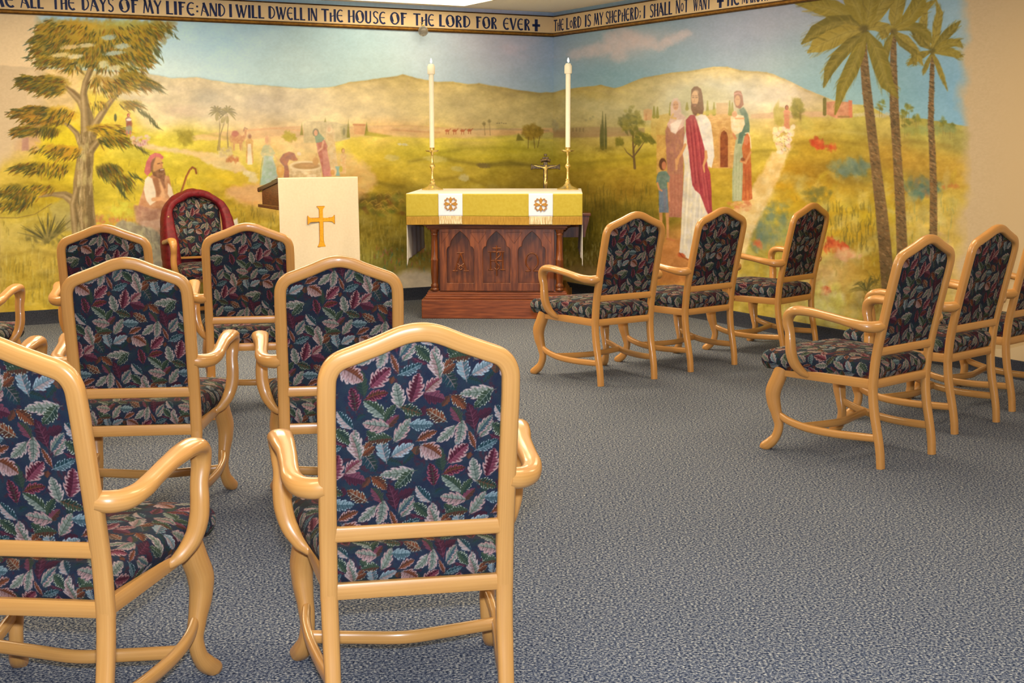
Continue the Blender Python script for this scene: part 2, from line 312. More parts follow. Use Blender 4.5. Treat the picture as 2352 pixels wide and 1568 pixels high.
def paint_murals():
    S = Sheet(CW, CH, CX0, CY0)
    X = (np.arange(CW) + CX0).astype(np.float32)[None, :]; Y = (np.arange(CH) + CY0).astype(np.float32)[:, None]
    R = np.random.RandomState(11)
    # ---- sky
    sky = field([(380,60,150,184,190),(380,170,176,196,184),(520,80,158,190,194),(650,150,178,202,190),(800,90,172,202,196),
        (850,160,180,204,190),(960,90,186,202,196),(1060,130,182,198,196),(1150,90,190,186,192),(1190,140,196,186,188),(1250,120,150,176,196),(1250,190,150,178,186),(1100,170,168,192,192),
        (1290,110,128,164,172),(1290,180,122,158,160),(1400,60,150,176,176),(1400,160,128,166,170),(1520,80,142,172,178),(1560,140,140,168,172),(1650,60,146,160,170),
        (1650,120,148,162,166),(1760,40,160,164,170),(1800,120,152,166,164),(1850,160,140,172,168),(1950,180,136,176,174),(2050,200,134,176,174),(2150,60,150,180,180),(2180,180,126,170,182),(2200,250,124,172,190),(2000,260,150,184,170),(2100,280,134,178,176)],
        CW, CH, CX0, CY0, 46)
    nz = vnoise((CH, CW), 60, 3, 4, 1.6)[..., None] - 0.5
    sky = sky + nz * np.array([26, 18, 12], np.float32)
    cl = np.clip((vnoise((CH, CW), 46, 23, 4, 2.0) - 0.53) * 6, 0, 1)
    def cloud(cx, cy, rx, ry, col, a):
        m = np.exp(-(((X - cx) / rx) ** 2 + ((Y - cy) / ry) ** 2)) * a * (0.35 + 0.65 * cl)
        sky[:] += (np.array(col, np.float32) - sky) * m[..., None]
    cloud(1180, 120, 90, 36, (204, 190, 192), .9); cloud(1100, 90, 80, 22, (198, 196, 194), .6)
    cloud(1430, 110, 60, 30, (220, 194, 182), 1.3); cloud(1480, 88, 50, 22, (222, 200, 186), 1.3); cloud(1350, 120, 60, 26, (176, 166, 160), .9)
    cloud(1560, 80, 40, 14, (196, 184, 170), .8); cloud(1680, 80, 120, 40, (160, 158, 172), .8); cloud(1760, 60, 60, 30, (176, 166, 166), .6)
    S.a[:] = sky
    # scalloped pale cloud edges
    for cx, cy, r in [(1425,75,14),(1400,85,12),(1450,82,13),(1470,95,16),(1440,98,18),(1410,105,16),(1380,112,16),(1495,100,14),(1515,108,10),(1350,118,14),(1420,128,14),(1320,125,12),(1540,92,12),(1560,84,10),(1575,76,9),(1530,98,10)]:
        S.blob(cx, cy, r * 1.4, r, (218, 196, 182), .50, 0, .8, .3)
    # ---- ground colour field
    gs = [(0,60,200,168,112),(40,200,204,172,112),(0,300,206,176,110),(60,260,200,170,110),
        # left wall mountains
        (360,190,196,182,140),(420,200,200,180,134),(480,230,186,170,128),(430,250,176,160,112),(560,220,200,184,136),(620,240,176,158,112),(640,280,190,168,110),(560,280,206,184,128),
        (700,230,206,188,140),(760,250,214,192,132),(820,210,196,172,104),(860,240,208,184,116),(920,200,184,160,88),(930,250,190,168,98),(1000,210,192,168,96),(1020,260,186,166,96),
        (1090,230,190,168,100),(1160,230,178,154,84),(1200,260,176,158,92),(1250,240,166,146,80),(1255,280,164,148,92),(1100,275,182,164,98),(800,275,224,200,136),(700,275,222,200,140),(480,280,214,196,148),(380,270,206,186,130),
        # distant plain
        (560,300,218,178,116),(640,296,222,170,98),(560,330,220,184,120),(700,310,224,190,126),(880,292,216,168,106),(960,300,212,174,116),(1060,300,200,168,110),(1100,312,204,172,120),(1200,298,176,156,104),(1250,305,158,150,100),(880,305,226,186,120),
        # meadow
        (830,318,224,196,46),(900,325,214,190,40),(1000,322,198,180,44),(1100,335,190,172,36),(1180,330,176,166,34),(1250,330,166,158,44),(940,345,186,170,40),(1040,350,180,166,40),(1150,355,164,148,30),(1240,360,150,136,32),
        (880,370,186,158,40),(960,380,188,162,48),(1060,380,176,150,46),(1160,385,154,132,36),(1230,400,140,116,34),(860,420,178,148,30),(900,450,130,108,26),(1060,410,178,152,44),(1180,420,156,130,34),(1240,440,130,108,26),
        (860,480,120,104,26),(900,500,138,116,24),(880,540,110,92,20),(920,560,126,108,30),(850,600,150,136,50),(900,600,104,104,34),(960,600,118,96,30),(930,630,150,124,50),(960,650,222,196,140),(880,640,150,126,44),
        (440,310,204,184,40),(520,320,190,172,40),(400,330,206,190,60),(380,350,176,160,30),(480,350,192,166,28),(560,360,196,176,60),(440,380,188,166,34),(520,400,200,170,30),(560,430,200,166,36),(600,420,210,180,60),(540,470,170,140,24),(580,500,160,132,30),(600,460,206,164,84),
        (330,340,180,166,50),(300,400,182,160,30),(280,480,190,166,40),(250,420,180,160,36),(300,520,196,150,50),(260,300,206,180,50),(150,350,204,176,24),(120,380,196,172,30),(60,400,190,162,44),(20,420,196,166,60),(100,440,178,150,22),
        (40,480,176,152,40),(100,520,168,144,44),(60,560,176,152,60),(100,600,172,144,50),(30,620,164,136,34),(60,660,176,146,34),(110,690,182,152,40),(0,700,170,140,34),(160,650,170,140,40),(20,540,184,160,70),(200,600,160,136,44),(300,620,160,136,44),(20,340,208,176,104),(60,300,206,170,104),
        # right wall mountains
        (1290,230,166,150,84),(1330,215,164,142,66),(1390,212,160,138,60),(1340,260,170,156,96),(1420,225,176,158,96),(1450,250,180,166,106),(1500,210,170,154,92),(1520,250,170,162,118),(1560,190,178,160,98),(1600,200,186,170,120),(1660,180,196,172,110),
        (1640,220,180,170,130),(1700,200,190,172,120),(1760,190,196,174,122),(1780,230,202,182,146),(1730,240,190,172,130),(1850,225,196,172,128),(1900,245,186,166,110),(1300,275,166,156,104),(1400,280,172,160,106),
        (1300,298,150,132,86),(1400,300,156,138,88),(1360,305,150,128,76),
        (1290,330,160,144,54),(1340,325,170,150,60),(1400,320,166,144,60),(1460,320,180,160,66),(1330,370,158,140,36),(1400,370,166,146,36),(1470,370,160,140,30),(1330,410,140,114,28),(1400,400,150,122,30),(1460,410,152,120,28),(1500,400,176,150,40),
        (1360,450,132,108,30),(1440,440,146,114,32),(1500,450,140,116,28),(1380,490,118,100,24),(1450,490,114,100,26),(1500,500,118,100,24),(1380,540,134,116,30),(1350,580,120,104,30),(1400,600,140,110,40),(1450,560,122,104,24),(1330,620,172,136,60),(1360,640,190,150,80),
        (1560,560,170,120,56),(1600,600,172,116,50),(1560,600,172,112,48),(1640,560,178,140,60),(1500,600,166,112,44),(1640,500,150,124,34),(1650,450,156,130,30),(1650,420,170,140,40),
        (1740,300,186,164,92),(1800,285,190,158,96),(1760,330,170,150,56),(1720,345,176,152,46),(1770,350,178,152,50),(1850,290,178,154,60),(1900,300,172,146,50),(1960,290,176,160,66),(2040,300,184,162,76),(1850,340,164,132,30),(1900,350,154,120,22),(1960,330,156,132,34),
        (2040,340,166,130,40),(2120,320,160,148,60),(2180,320,158,146,70),(2080,370,176,134,40),(2140,360,172,134,40),(2180,400,190,150,50),(1820,400,166,124,22),(1880,400,148,112,24),(1940,390,142,118,40),(1980,400,140,116,34),(1830,440,184,140,20),(1900,440,176,138,22),
        (1960,440,156,126,34),(1800,470,186,148,24),(1860,480,178,142,26),(1940,470,186,150,20),(2000,480,176,146,26),(2080,430,166,130,34),(2120,420,142,116,46),(2170,460,190,160,60),(1760,500,176,148,50),(1820,520,150,134,60),(1880,520,176,144,30),(1950,520,170,132,20),(1740,560,138,124,50),(1800,560,160,136,50),
        (1860,580,170,130,36),(1930,560,160,130,26),(1940,600,170,132,60),(1900,620,190,156,96),(1960,640,180,144,60),(1880,670,180,148,80),(1940,690,150,118,50),(2000,620,160,124,24),(2020,700,150,118,40),(1800,620,160,140,50),(1740,650,170,144,50),(1900,730,168,144,60),(2060,560,160,130,40),(2100,540,186,156,60),(2160,540,192,160,70),(2150,600,196,162,90),(2100,620,176,150,60),(1960,740,166,142,56),(2060,700,180,148,80),(1700,690,166,140,50),(1640,680,170,146,60)]
    gd = field(gs, CW, CH, CX0, CY0, 20)
    n1 = vnoise((CH, CW), 26, 5, 4, 1.8)[..., None] - 0.5; n2 = vnoise((CH, CW), 9, 9, 3, 1.2)[..., None] - 0.5
    gd = gd + n1 * np.array([46, 42, 22], np.float32) + n2 * np.array([26, 24, 16], np.float32)
    ridge = [(-60,150),(330,168),(350,172),(400,180),(450,178),(520,190),(600,196),(700,203),(770,199),(800,190),(850,183),(900,176),(925,171),(945,176),(960,181),(1000,188),(1040,188),(1075,194),(1100,191),(1150,200),(1200,208),(1240,213),(1271,212),
             (1300,205),(1340,200),(1380,195),(1410,202),(1430,198),(1480,178),(1540,168),(1600,160),(1640,154),(1670,153),(1700,161),(1760,165),(1800,180),(1850,205),(1900,225),(1940,236),(2000,244),(2030,262),(2070,270),(2120,272),(2215,290),(2400,300)]
    ry = interp_line(ridge, X[0]) + (vnoise((1, CW), 18, 77, 2)[0] - .5) * 3
    m = np.clip((Y - ry[None, :]) / 2.2 + .5, 0, 1)[..., None]
    S.a[:] = S.a * (1 - m) + gd * m
    S.a[:] = S.a * (1 + m * np.array([.09, .085, .03], np.float32))
    # ridge line tint, mountain folds
    for k in range(len(ridge) - 1):
        if 700 < ridge[k][0] < 1900: S.stroke([(ridge[k][0], ridge[k][1] + 3), (ridge[k + 1][0], ridge[k + 1][1] + 3)], 4, (168, 140, 72), .45, 3)
    for p in [[(1430,205),(1480,215),(1500,235),(1480,250)],[(1540,190),(1520,215),(1490,245)],[(1620,185),(1590,200),(1560,225),(1545,255)],[(1340,205),(1400,210),(1440,225)],[(1480,180),(1560,175),(1620,182),(1700,178)],[(1700,190),(1745,200),(1765,225)],[(800,195),(840,205),(880,200)],[(940,185),(930,205),(945,220)],[(1100,200),(1150,210),(1200,225)],[(620,245),(600,255),(585,240)],[(640,230),(655,215)],[(900,225),(960,215),(1010,220)]]:
        S.stroke(p, [2, 6, 8] + [4] * (len(p) - 3), (150, 130, 84), .30, 5)
    for cx, cy, rx, ry_, c in [(1660,205,60,22,(168,172,146)),(1560,225,40,26,(160,162,132)),(1720,215,40,30,(188,182,160)),(600,235,30,16,(150,140,116)),(640,250,36,20,(196,180,140)),(480,225,30,16,(160,160,130)),(420,255,40,12,(198,160,120)),(880,260,60,12,(214,192,128)),(1330,235,40,14,(176,166,110)),(1400,250,46,16,(180,170,116)),(1790,215,40,22,(206,190,164)),(1600,245,40,14,(176,160,110))]:
        S.blob(cx, cy, rx, ry_, c, .55, .1, 1.2, .4)
    # distant plain band (orange / pink) with horizon lines
    S.poly([(560,296),(640,292),(720,294),(830,288),(1000,294),(1120,296),(1271,294),(1271,303),(1150,312),(1000,318),(870,315),(800,316),(640,312),(560,322),(440,322),(440,312)], (222,182,122), .75, 2, 2, 3, col2=(216,160,100), cell=22, ax=5)
    S.poly([(1271,296),(1330,292),(1400,292),(1480,294),(1480,312),(1400,314),(1330,316),(1271,316)], (160,136,86), .8, 2, 1, 3, col2=(150,116,76), cell=14, ax=5)
    S.poly([(1725,262),(1800,256),(1900,256),(1900,268),(1800,272),(1725,272)], (200,156,110), .8, 1.5, 1, 3)
    for p, c in [([(620,294),(700,300),(740,296)], (222,150,80)), ([(560,300),(640,294),(690,291)], (216,140,78)), ([(860,290),(930,288),(1000,293),(1060,296)], (206,150,92)), ([(900,298),(960,302),(1010,304)], (206,140,84)), ([(1060,298),(1150,296),(1260,300)], (150,130,90))]:
        S.stroke(p, 3, c, .7, 2)
    # meadow bright rim
    S.stroke([(795,318),(860,314),(930,318),(1000,322),(1100,322),(1200,318),(1268,322)], [4, 8, 8, 6, 6, 4, 3], (226,204,60), .6, 3)
    S.stroke([(400,300),(450,302),(500,312),(560,325)], 4, (150,134,30), .5, 3)
    # layered meadow folds
    for p, c, w, a in [([(1010,350),(1080,340),(1150,338),(1230,345)],(140,128,24),7,.5),([(1040,362),(1100,352),(1180,356),(1260,350)],(200,182,60),5,.45),([(940,372),(1000,360),(1060,372),(1120,380),(1200,378)],(108,94,30),7,.45),
        ([(1120,378),(1170,372),(1230,382)],(96,84,30),8,.5),([(860,380),(920,372),(980,378)],(206,180,60),6,.5),([(1000,412),(1060,405),(1120,428),(1200,432)],(128,104,26),6,.45),([(830,430),(870,420),(930,430)],(112,92,20),8,.5),
        ([(1280,350),(1350,340),(1420,350),(1480,345)],(196,176,70),5,.4),([(1290,380),(1360,372),(1440,366),(1520,352)],(128,112,24),6,.45),([(1290,400),(1380,392),(1460,386),(1530,380)],(176,140,40),6,.4),([(1720,350),(1770,345),(1830,350)],(120,104,20),6,.45),
        ([(1850,310),(1920,300),(1990,308)],(206,184,90),6,.5),([(1830,330),(1900,322),(1990,332)],(136,108,22),8,.45),([(2030,330),(2100,325),(2180,335)],(140,112,40),7,.4),([(400,430),(470,410),(540,420)],(206,184,50),8,.4),([(330,460),(420,470),(520,480)],(160,132,20),8,.4),([(0,430),(60,420),(120,430)],(150,126,20),6,.45),([(20,520),(90,500),(170,520)],(196,172,70),9,.4),([(10,590),(80,575),(150,590)],(130,108,30),8,.35),([(0,640),(60,650),(130,640)],(206,176,70),9,.4)]:
        S.stroke(p, w, c, a, 4)
    # rocks and light dabs in the meadow
    for cx, cy, rx, ry_, c in [(1065,408,12,8,(206,190,120)),(1050,388,14,6,(198,180,90)),(1000,365,24,8,(204,186,90)),(900,362,16,7,(206,186,96)),(930,332,8,3,(214,206,170)),(918,331,5,3,(224,216,180)),(1110,380,16,6,(120,100,50)),(575,400,14,7,(226,206,150)),(582,412,12,9,(216,196,140)),(566,396,9,5,(232,214,160))]:
        S.blob(cx, cy, rx, ry_, c, .8, .1, .5, .3)
    # dark bushes right of the lectern
    for k in range(60):
        x = 820 + R.rand() * 110; y = 445 + R.rand() * 45; S.blob(x, y, 4 + R.rand() * 9, 3 + R.rand() * 6, (64 + R.rand() * 60, 54 + R.rand() * 46, 20), .45, R.rand(), .8, .3)
    for k in range(26):
        x = 830 + R.rand() * 90; y = 440 + R.rand() * 50; S.stroke([(x, y), (x + 6 + R.rand() * 6, y - 5), (x + 12 + R.rand() * 6, y + 1)], 1.6, (190, 150, 50), .5, 1.2)
    # grass strokes everywhere low down
    def grass(n, xa, ya, xb, yb, cols, L=14, w=1.8, a=.5, lean=4):
        for k in range(n):
            x = xa + R.rand() * (xb - xa); y = ya + R.rand() * (yb - ya); l = L * (.5 + R.rand()); c = cols[R.randint(len(cols))]
            S.stroke([(x, y), (x + lean * (R.rand() - .5), y - l * .6), (x + lean * 2 * (R.rand() - .5), y - l)], [w, w, .6], c, a * (.5 + .5 * R.rand()), 1.0)
    dk = [(96, 84, 20), (80, 74, 24), (120, 104, 24)]; lt = [(200, 178, 70), (186, 160, 50), (214, 196, 110)]
    grass(260, 820, 500, 990, 610, dk + [(150, 130, 40)], 18, 3.2, .32); grass(140, 820, 520, 990, 610, lt, 16, 2.4, .28)
    grass(60, 860, 570, 990, 625, [(176, 84, 60), (196, 110, 84), (70, 120, 90), (120, 150, 110)], 9, 2.4, .7)
    grass(240, 1290, 440, 1530, 545, dk + [(100, 92, 30)], 22, 2.2, .5); grass(90, 1330, 520, 1460, 610, lt, 14, 2, .5)
    grass(160, 1290, 540, 1400, 630, lt + dk, 10, 3, .45)
    grass(200, -20, 480, 160, 700, dk + lt + lt, 16, 2.6, .3); grass(120, 0, 600, 130, 710, lt + dk, 26, 3, .3)
    grass(120, 260, 380, 460, 520, dk + lt, 14, 2.2, .4); grass(120, 540, 440, 640, 560, dk + lt, 14, 2.2, .45)
    grass(150, 1760, 430, 2210, 600, dk + lt + [(196, 160, 20), (206, 170, 40)], 9, 3.4, .3)
    for k in range(420):
        x = 1700 + R.rand() * 500; y = 400 + R.rand() * 360; c = [(214, 200, 120), (206, 184, 60), (150, 136, 60), (222, 208, 150), (176, 166, 90), (196, 170, 30), (140, 140, 90)][R.randint(7)]
        S.blob(x, y, 8 + R.rand() * 16, 4 + R.rand() * 8, c, .22, R.rand() * 3, 1.0, .4)
    for k in range(300):
        x = R.rand() * 1250 - 10; y = 420 + R.rand() * 280; c = [(206, 186, 90), (196, 168, 40), (140, 124, 40), (216, 194, 110), (120, 108, 40), (186, 150, 30)][R.randint(6)]
        S.blob(x, y, 8 + R.rand() * 20, 3 + R.rand() * 7, c, .18, R.rand() * .8 - .4, 1.0, .4)
    grass(120, 1900, 480, 2040, 580, [(80, 76, 40), (96, 90, 30)], 20, 2.2, .55); grass(220, 1700, 560, 2200, 760, lt + [(150, 124, 40), (220, 200, 110)], 12, 4, .4)
    grass(90, 2020, 470, 2200, 600, [(206, 190, 90), (120, 140, 90), (180, 150, 40)], 22, 1.8, .5)
    # blue-green bushes, red bushes
    def bush(cx, cy, rx, ry_, cols, n=40, r=6, a=.5):
        for k in range(n):
            t = R.rand() * 6.283; q = R.rand() ** .6; c = cols[R.randint(len(cols))]
            S.blob(cx + math.cos(t) * q * rx, cy + math.sin(t) * q * ry_, r * (.5 + R.rand()), r * (.35 + R.rand() * .5), c, a, R.rand() * 2, .8, .35)
    bl = [(112, 128, 96), (98, 122, 104), (130, 140, 96), (88, 110, 80)]
    bush(1950, 385, 46, 20, bl, 60, 10, .45); bush(2110, 430, 44, 24, bl + [(60, 110, 100), (150, 110, 60)], 60, 9, .45); bush(1790, 520, 50, 30, bl + [(150, 150, 60)], 60, 10, .4)
    bush(1740, 545, 40, 30, bl, 40, 10, .35); bush(1880, 445, 30, 16, [(120, 116, 50), (110, 104, 44)], 30, 8, .4); bush(1770, 480, 40, 18, bl + [(140, 130, 40)], 30, 8, .35)
    rd = [(190, 60, 24), (206, 84, 36), (170, 70, 30), (210, 110, 50)]
    bush(1876, 328, 14, 12, rd, 30, 6, .6); bush(1900, 338, 22, 6, rd, 18, 6, .5); bush(1920, 566, 30, 14, rd, 50, 6, .6); bush(1905, 558, 10, 14, rd, 20, 5, .6); bush(1896, 667, 12, 9, rd, 26, 5, .7); bush(1740, 560, 10, 12, [(200,120,60),(190,90,50)], 14, 6, .4)
    bush(1950, 585, 30, 16, [(220, 160, 110), (226, 190, 130), (216, 150, 90)], 30, 9, .4); bush(2185, 430, 20, 8, [(200, 120, 50)], 12, 5, .4)
    bush(250, 505, 40, 12, [(206, 110, 70), (200, 130, 70), (190, 170, 60)], 40, 5, .6); bush(280, 480, 30, 16, [(216, 206, 60), (200, 190, 50)], 30, 7, .5); bush(2160, 560, 24, 26, [(196, 150, 90), (206, 170, 110)], 24, 8, .35)
    bush(1890, 690, 60, 40, [(206, 196, 110), (216, 206, 140), (170, 150, 60), (220, 214, 90)], 70, 12, .35); bush(1840, 740, 80, 30, [(206, 196, 110), (170, 150, 70)], 40, 12, .35)
    # paths
    S.poly([(300,318),(340,330),(400,340),(450,346),(500,352),(540,360),(570,392),(545,396),(500,388),(470,372),(455,362),(420,352),(360,346),(310,336)], (224,200,150), .8, 3, 3, 9, col2=(226,184,134), cell=12, ax=3)
    S.poly([(640,360),(700,350),(800,352),(850,385),(866,410),(850,440),(820,460),(640,470),(560,470),(520,450),(530,430),(600,420),(620,390)], (226,184,110), .75, 6, 6, 9, col2=(226,160,90), cell=16, ax=2)
    S.poly([(520,432),(600,425),(640,430),(640,460),(560,462),(520,446)], (212,160,96), .8, 4, 3, 4)
    S.poly([(600,345),(800,345),(820,380),(760,400),(640,400),(590,370)], (224,196,110), .5, 8, 6, 4)
    # farther sand left of the well with trees of shade
    S.poly([(1776,350),(1800,345),(1822,330),(1812,350),(1800,380),(1780,430),(1760,470),(1730,530),(1700,620),(1640,640),(1560,610),(1620,560),(1700,470),(1740,410)], (226,198,136), .85, 4, 4, 12, col2=(216,176,104), cell=14)
    S.poly([(1700,470),(1640,500),(1560,560),(1530,610),(1640,640),(1700,560)], (178,124,60), .4, 8, 6, 4)
    S.poly([(1530,550),(1570,545),(1640,600),(1600,650),(1500,650),(1500,590)], (176,110,50), .85, 5, 4, 14, col2=(200,130,64), cell=12)
    S.poly([(880,640),(940,620),(1010,625),(1010,670),(880,675)], (228,204,160), .85, 8, 4, 5)
    S.poly([(1290,620),(1340,612),(1440,640),(1500,690),(1400,700),(1290,660)], (206,166,90), .7, 8, 4, 5)
    # ---- far left pink ruin, rocks
    S.poly([(30,262),(60,258),(98,268),(98,344),(30,346)], (200,150,110), .55, 3, 3, 2); S.poly([(50,315),(66,315),(66,346),(50,346)], (160,104,100), .5, 2, 1, 3)
    S.poly([(100,282),(150,270),(190,300),(180,350),(100,344)], (222,196,24), .75, 8, 6, 2); bush(120, 320, 40, 30, [(226,204,30),(206,180,20)], 30, 12, .4)
    S.poly([(150,505),(165,480),(176,500),(176,530),(150,530)], (176,160,110), .6, 4, 2, 2); S.poly([(110,470),(150,456),(165,470),(165,500),(130,520)], (170,156,90), .6, 4, 3, 2)
    # spiky shrub bottom left
    for k in range(46):
        t = -2.9 + R.rand() * 2.5; L = 34 + R.rand() * 40; S.stroke([(110, 556), (110 + math.cos(t) * L * .6, 550 + math.sin(t) * L * .55), (110 + math.cos(t) * L, 552 + math.sin(t) * L)], [3, 3, .8], [(86, 80, 34), (104, 96, 40), (60, 58, 30), (150, 130, 60)][R.randint(4)], .7, 1)
    bush(110, 548, 50, 12, [(110, 100, 40), (150, 130, 60)], 40, 6, .5)
    # ---- big tree: trunk
    tk = [(176, 150, 92), (120, 92, 50), (206, 180, 120), (96, 80, 40)]
    def limb(pts, w, c=(150, 122, 68)):
        S.stroke(pts, w, c, 1, 1.4)
        sh = [(p[0] + ww * .28, p[1]) for p, ww in zip(pts, w)]; S.stroke(sh, [q * .3 for q in w], (104, 84, 46), .6, 2)
        hl = [(p[0] - ww * .18, p[1]) for p, ww in zip(pts, w)]; S.stroke(hl, [q * .25 for q in w], (190, 160, 104), .7, 2)
    limb([(195,545),(192,480),(190,420),(196,360),(204,300),(200,262),(186,232),(166,212),(150,200)], [58,50,44,38,36,26,20,15,9])
    limb([(200,300),(196,250),(192,215),(196,190),(208,160),(214,140)], [30,22,16,14,13,8])
    limb([(210,310),(222,280),(244,246),(262,224),(276,212)], [26,18,14,10,6])
    limb([(186,330),(176,306),(160,290),(150,284)], [16,12,9,5]); limb([(205,350),(225,325),(250,312),(280,306)], [20,14,8,4])
    limb([(176,465),(150,448),(120,446),(90,452)], [30,18,10,4]); limb([(178,545),(172,500),(168,470),(178,430)], [24,20,16,14])
    for k in range(120):
        y = 300 + R.rand() * 250; x = 196 + (R.rand() - .5) * 38; S.stroke([(x, y), (x + (R.rand() - .5) * 5, y + 12), (x + (R.rand() - .5) * 6, y + 26)], 1.8, tk[R.randint(4)], .45, 1)
    for k in range(14): S.blob(192 + (R.rand() - .5) * 30, 330 + R.rand() * 200, 5, 9, (206, 186, 110), .4, 0, 1, .3)
    # foliage: under layer then leaf strokes
    def foliage(cx, cy, rx, ry_, n, d, cols, L=17, und=(150, 122, 24), ua=.75, w=3.2):
        for k in range(int(n / 7) + 3):
            t = R.rand() * 6.283; q = R.rand() ** .5 * .8
            S.blob(cx + math.cos(t) * q * rx, cy + math.sin(t) * q * ry_, rx * .3 + 3, ry_ * .42 + 2, np.array(und) * (.85 + .3 * R.rand()), ua * .7, .1, .7, .5)
        for k in range(n):
            t = R.rand() * 6.283; q = R.rand() ** .45
            x = cx + math.cos(t) * q * rx; y = cy + math.sin(t) * q * ry_
            a = d + (math.cos(t) * q) * (-.9 if abs(d - 1.57) < .3 else 0) + (R.rand() - .5) * .7; l = L * (.5 + .8 * R.rand())
            S.stroke([(x, y), (x + math.cos(a) * l * .5, y + math.sin(a) * l * .5), (x + math.cos(a) * l, y + math.sin(a) * l)], [1, w, .5], cols[R.randint(len(cols))], .74, .9)
    F = [(58, 62, 26), (76, 76, 22), (96, 86, 20), (50, 54, 30), (122, 98, 18), (142, 98, 20), (106, 66, 20), (84, 92, 46)]
    FL = F + [(180, 150, 30), (170, 124, 30), (186, 130, 40)]
    S.poly([(84,48),(400,52),(380,90),(352,110),(340,150),(300,140),(240,150),(150,150),(90,150),(70,120),(78,80)], (118,98,22), .85, 9, 12, 21, col2=(166,122,24), cell=22, ax=1.6)
    S.blob(290, 62, 70, 14, (170, 172, 84), .8, 0, .8, .4); S.blob(180, 60, 60, 14, (190, 148, 30), .7, 0, .8, .4)
    for a in [(120,70,45,25,90,2.6,FL),(100,100,34,22,90,2.6,F),(96,130,30,16,70,2.7,F),(170,80,60,26,80,2.2,FL),(240,90,60,26,110,1.9,F),(310,80,60,26,110,1.0,FL),(365,62,34,16,50,.8,F),(330,105,34,22,70,.9,F),(150,110,40,22,90,2.3,F),(200,130,50,18,90,1.9,F),(130,145,50,10,80,2.5,F),
              (280,135,50,20,100,.9,F),(330,135,26,16,60,.8,F),(300,160,34,8,50,.8,F),(220,105,40,16,60,1.8,F),(240,150,30,12,50,1.7,F),(170,155,20,8,30,1.6,FL)]:
        foliage(*a, ua=.35)
    for cx, cy, rx, ry_, c in [(250,86,16,6,(150,172,160)),(200,104,18,5,(206,190,140)),(160,108,20,5,(210,180,120)),(280,106,16,6,(160,176,160)),(262,122,22,5,(158,174,160)),(140,126,22,5,(216,190,120)),(172,130,18,5,(214,200,150)),(238,148,12,8,(186,184,140)),(262,156,16,6,(190,182,134))]:
        S.blob(cx, cy, rx, ry_, c, .75, -.1, .6, .4)
    foliage(95,190,58,17,150,2.75,F,18); foliage(110,205,40,14,90,2.7,F,18); foliage(60,180,20,8,30,2.9,F,16)
    foliage(80,258,60,15,150,2.8,F,20,(160,120,30)); foliage(100,275,50,12,90,2.6,FL,18,(176,124,30)); foliage(60,300,36,12,70,2.8,F,20); foliage(140,262,34,16,70,2.2,FL,18,(190,150,20)); foliage(110,300,26,10,50,2.0,F,18)
    foliage(300,188,44,18,110,.7,FL,20); foliage(230,190,26,14,60,1.3,FL,16,(186,146,50)); foliage(340,192,26,10,40,.6,F,22,(170,130,40)); foliage(255,205,26,14,50,1.2,FL,16,(190,150,50),.5)
    foliage(300,240,26,9,50,.6,F,18); foliage(225,238,22,8,30,1.2,FL,14,(180,150,40),.5)
    foliage(250,298,46,12,70,.4,FL,16,(190,150,20)); foliage(262,322,40,10,70,.7,F,20,(160,130,24)); foliage(150,350,40,14,70,2.4,FL,16,(190,140,24)); foliage(110,340,40,10,40,2.5,FL,16,(190,146,30),.5)
    foliage(70,384,44,12,90,2.6,F,18,(150,124,24)); foliage(120,386,40,16,90,1.9,FL,16,(176,146,20)); foliage(30,440,44,14,90,2.4,F,18,(126,108,26)); foliage(90,432,40,10,60,2.3,FL,16,(166,140,20)); foliage(30,470,40,8,60,2.3,F,20,(150,124,24)); foliage(60,455,30,10,40,2,F,16,(140,110,26),.5)
    foliage(250,390,30,16,90,1.1,F,20,(110,92,30)); foliage(275,412,26,12,60,1.0,F,24,(150,124,30),.4)
    def sprig(x, y, a, n, L=26, c=(78, 82, 40)):
        for k in range(n):
            q = R.rand(); S.stroke([(x + q * 40 * math.cos(a), y + q * 30 * math.sin(a)), (x + q * 40 * math.cos(a) + L * .5 * math.cos(a + .5), y + q * 30 * math.sin(a) + L * .5 * math.sin(a + .6)), (x + q * 44 * math.cos(a) + L * math.cos(a + .6 * R.rand()), y + q * 30 * math.sin(a) + L * math.sin(a + .9 * R.rand()))], [.6, 3, .5], c, .8, .7)
    sprig(312, 244, .6, 16, 24); sprig(340, 262, .9, 14, 22); sprig(330, 185, .5, 10, 22); sprig(300, 320, .7, 8, 24, (90, 84, 40)); sprig(268, 410, 1.1, 14, 26); sprig(290, 392, .4, 8, 26)
    sprig(380, 60, .8, 8, 16); sprig(350, 110, .8, 8, 20)
    S.stroke([(0,500),(40,500),(80,492),(118,468)], 1.4, (110, 84, 44), .7, .8); S.stroke([(180,220),(160,205),(150,190)], 2, (140,100,50), .6, 1); S.stroke([(216,270),(218,240),(222,210)], 1.6, (120,96,60), .6, 1)
    # cypress, boy with lamb, distant sheep
    S.blob(265, 270, 3.4, 9, (70, 78, 44), .9)
    def person(x, y, h, skin, hair, tops, sk=None, veil=None, wd=.3):
        """small painted standing figure: feet at y"""
        t = y - h
        S.poly([(x - wd * h * .42, y - h * .08), (x - wd * h * .34, y - h * .5), (x - wd * h * .45, y - h * .76), (x - wd * h * .2, y - h * .84), (x + wd * h * .2, y - h * .84), (x + wd * h * .45, y - h * .76), (x + wd * h * .36, y - h * .5), (x + wd * h * .45, y - h * .08)], tops[0], .92, 1, .8, int(x), col2=tops[1], cell=5)
        if sk: S.poly([(x - wd * h * .36, y), (x - wd * h * .32, y - h * .46), (x + wd * h * .32, y - h * .46), (x + wd * h * .38, y)], sk, .9, 1, .6, 4)
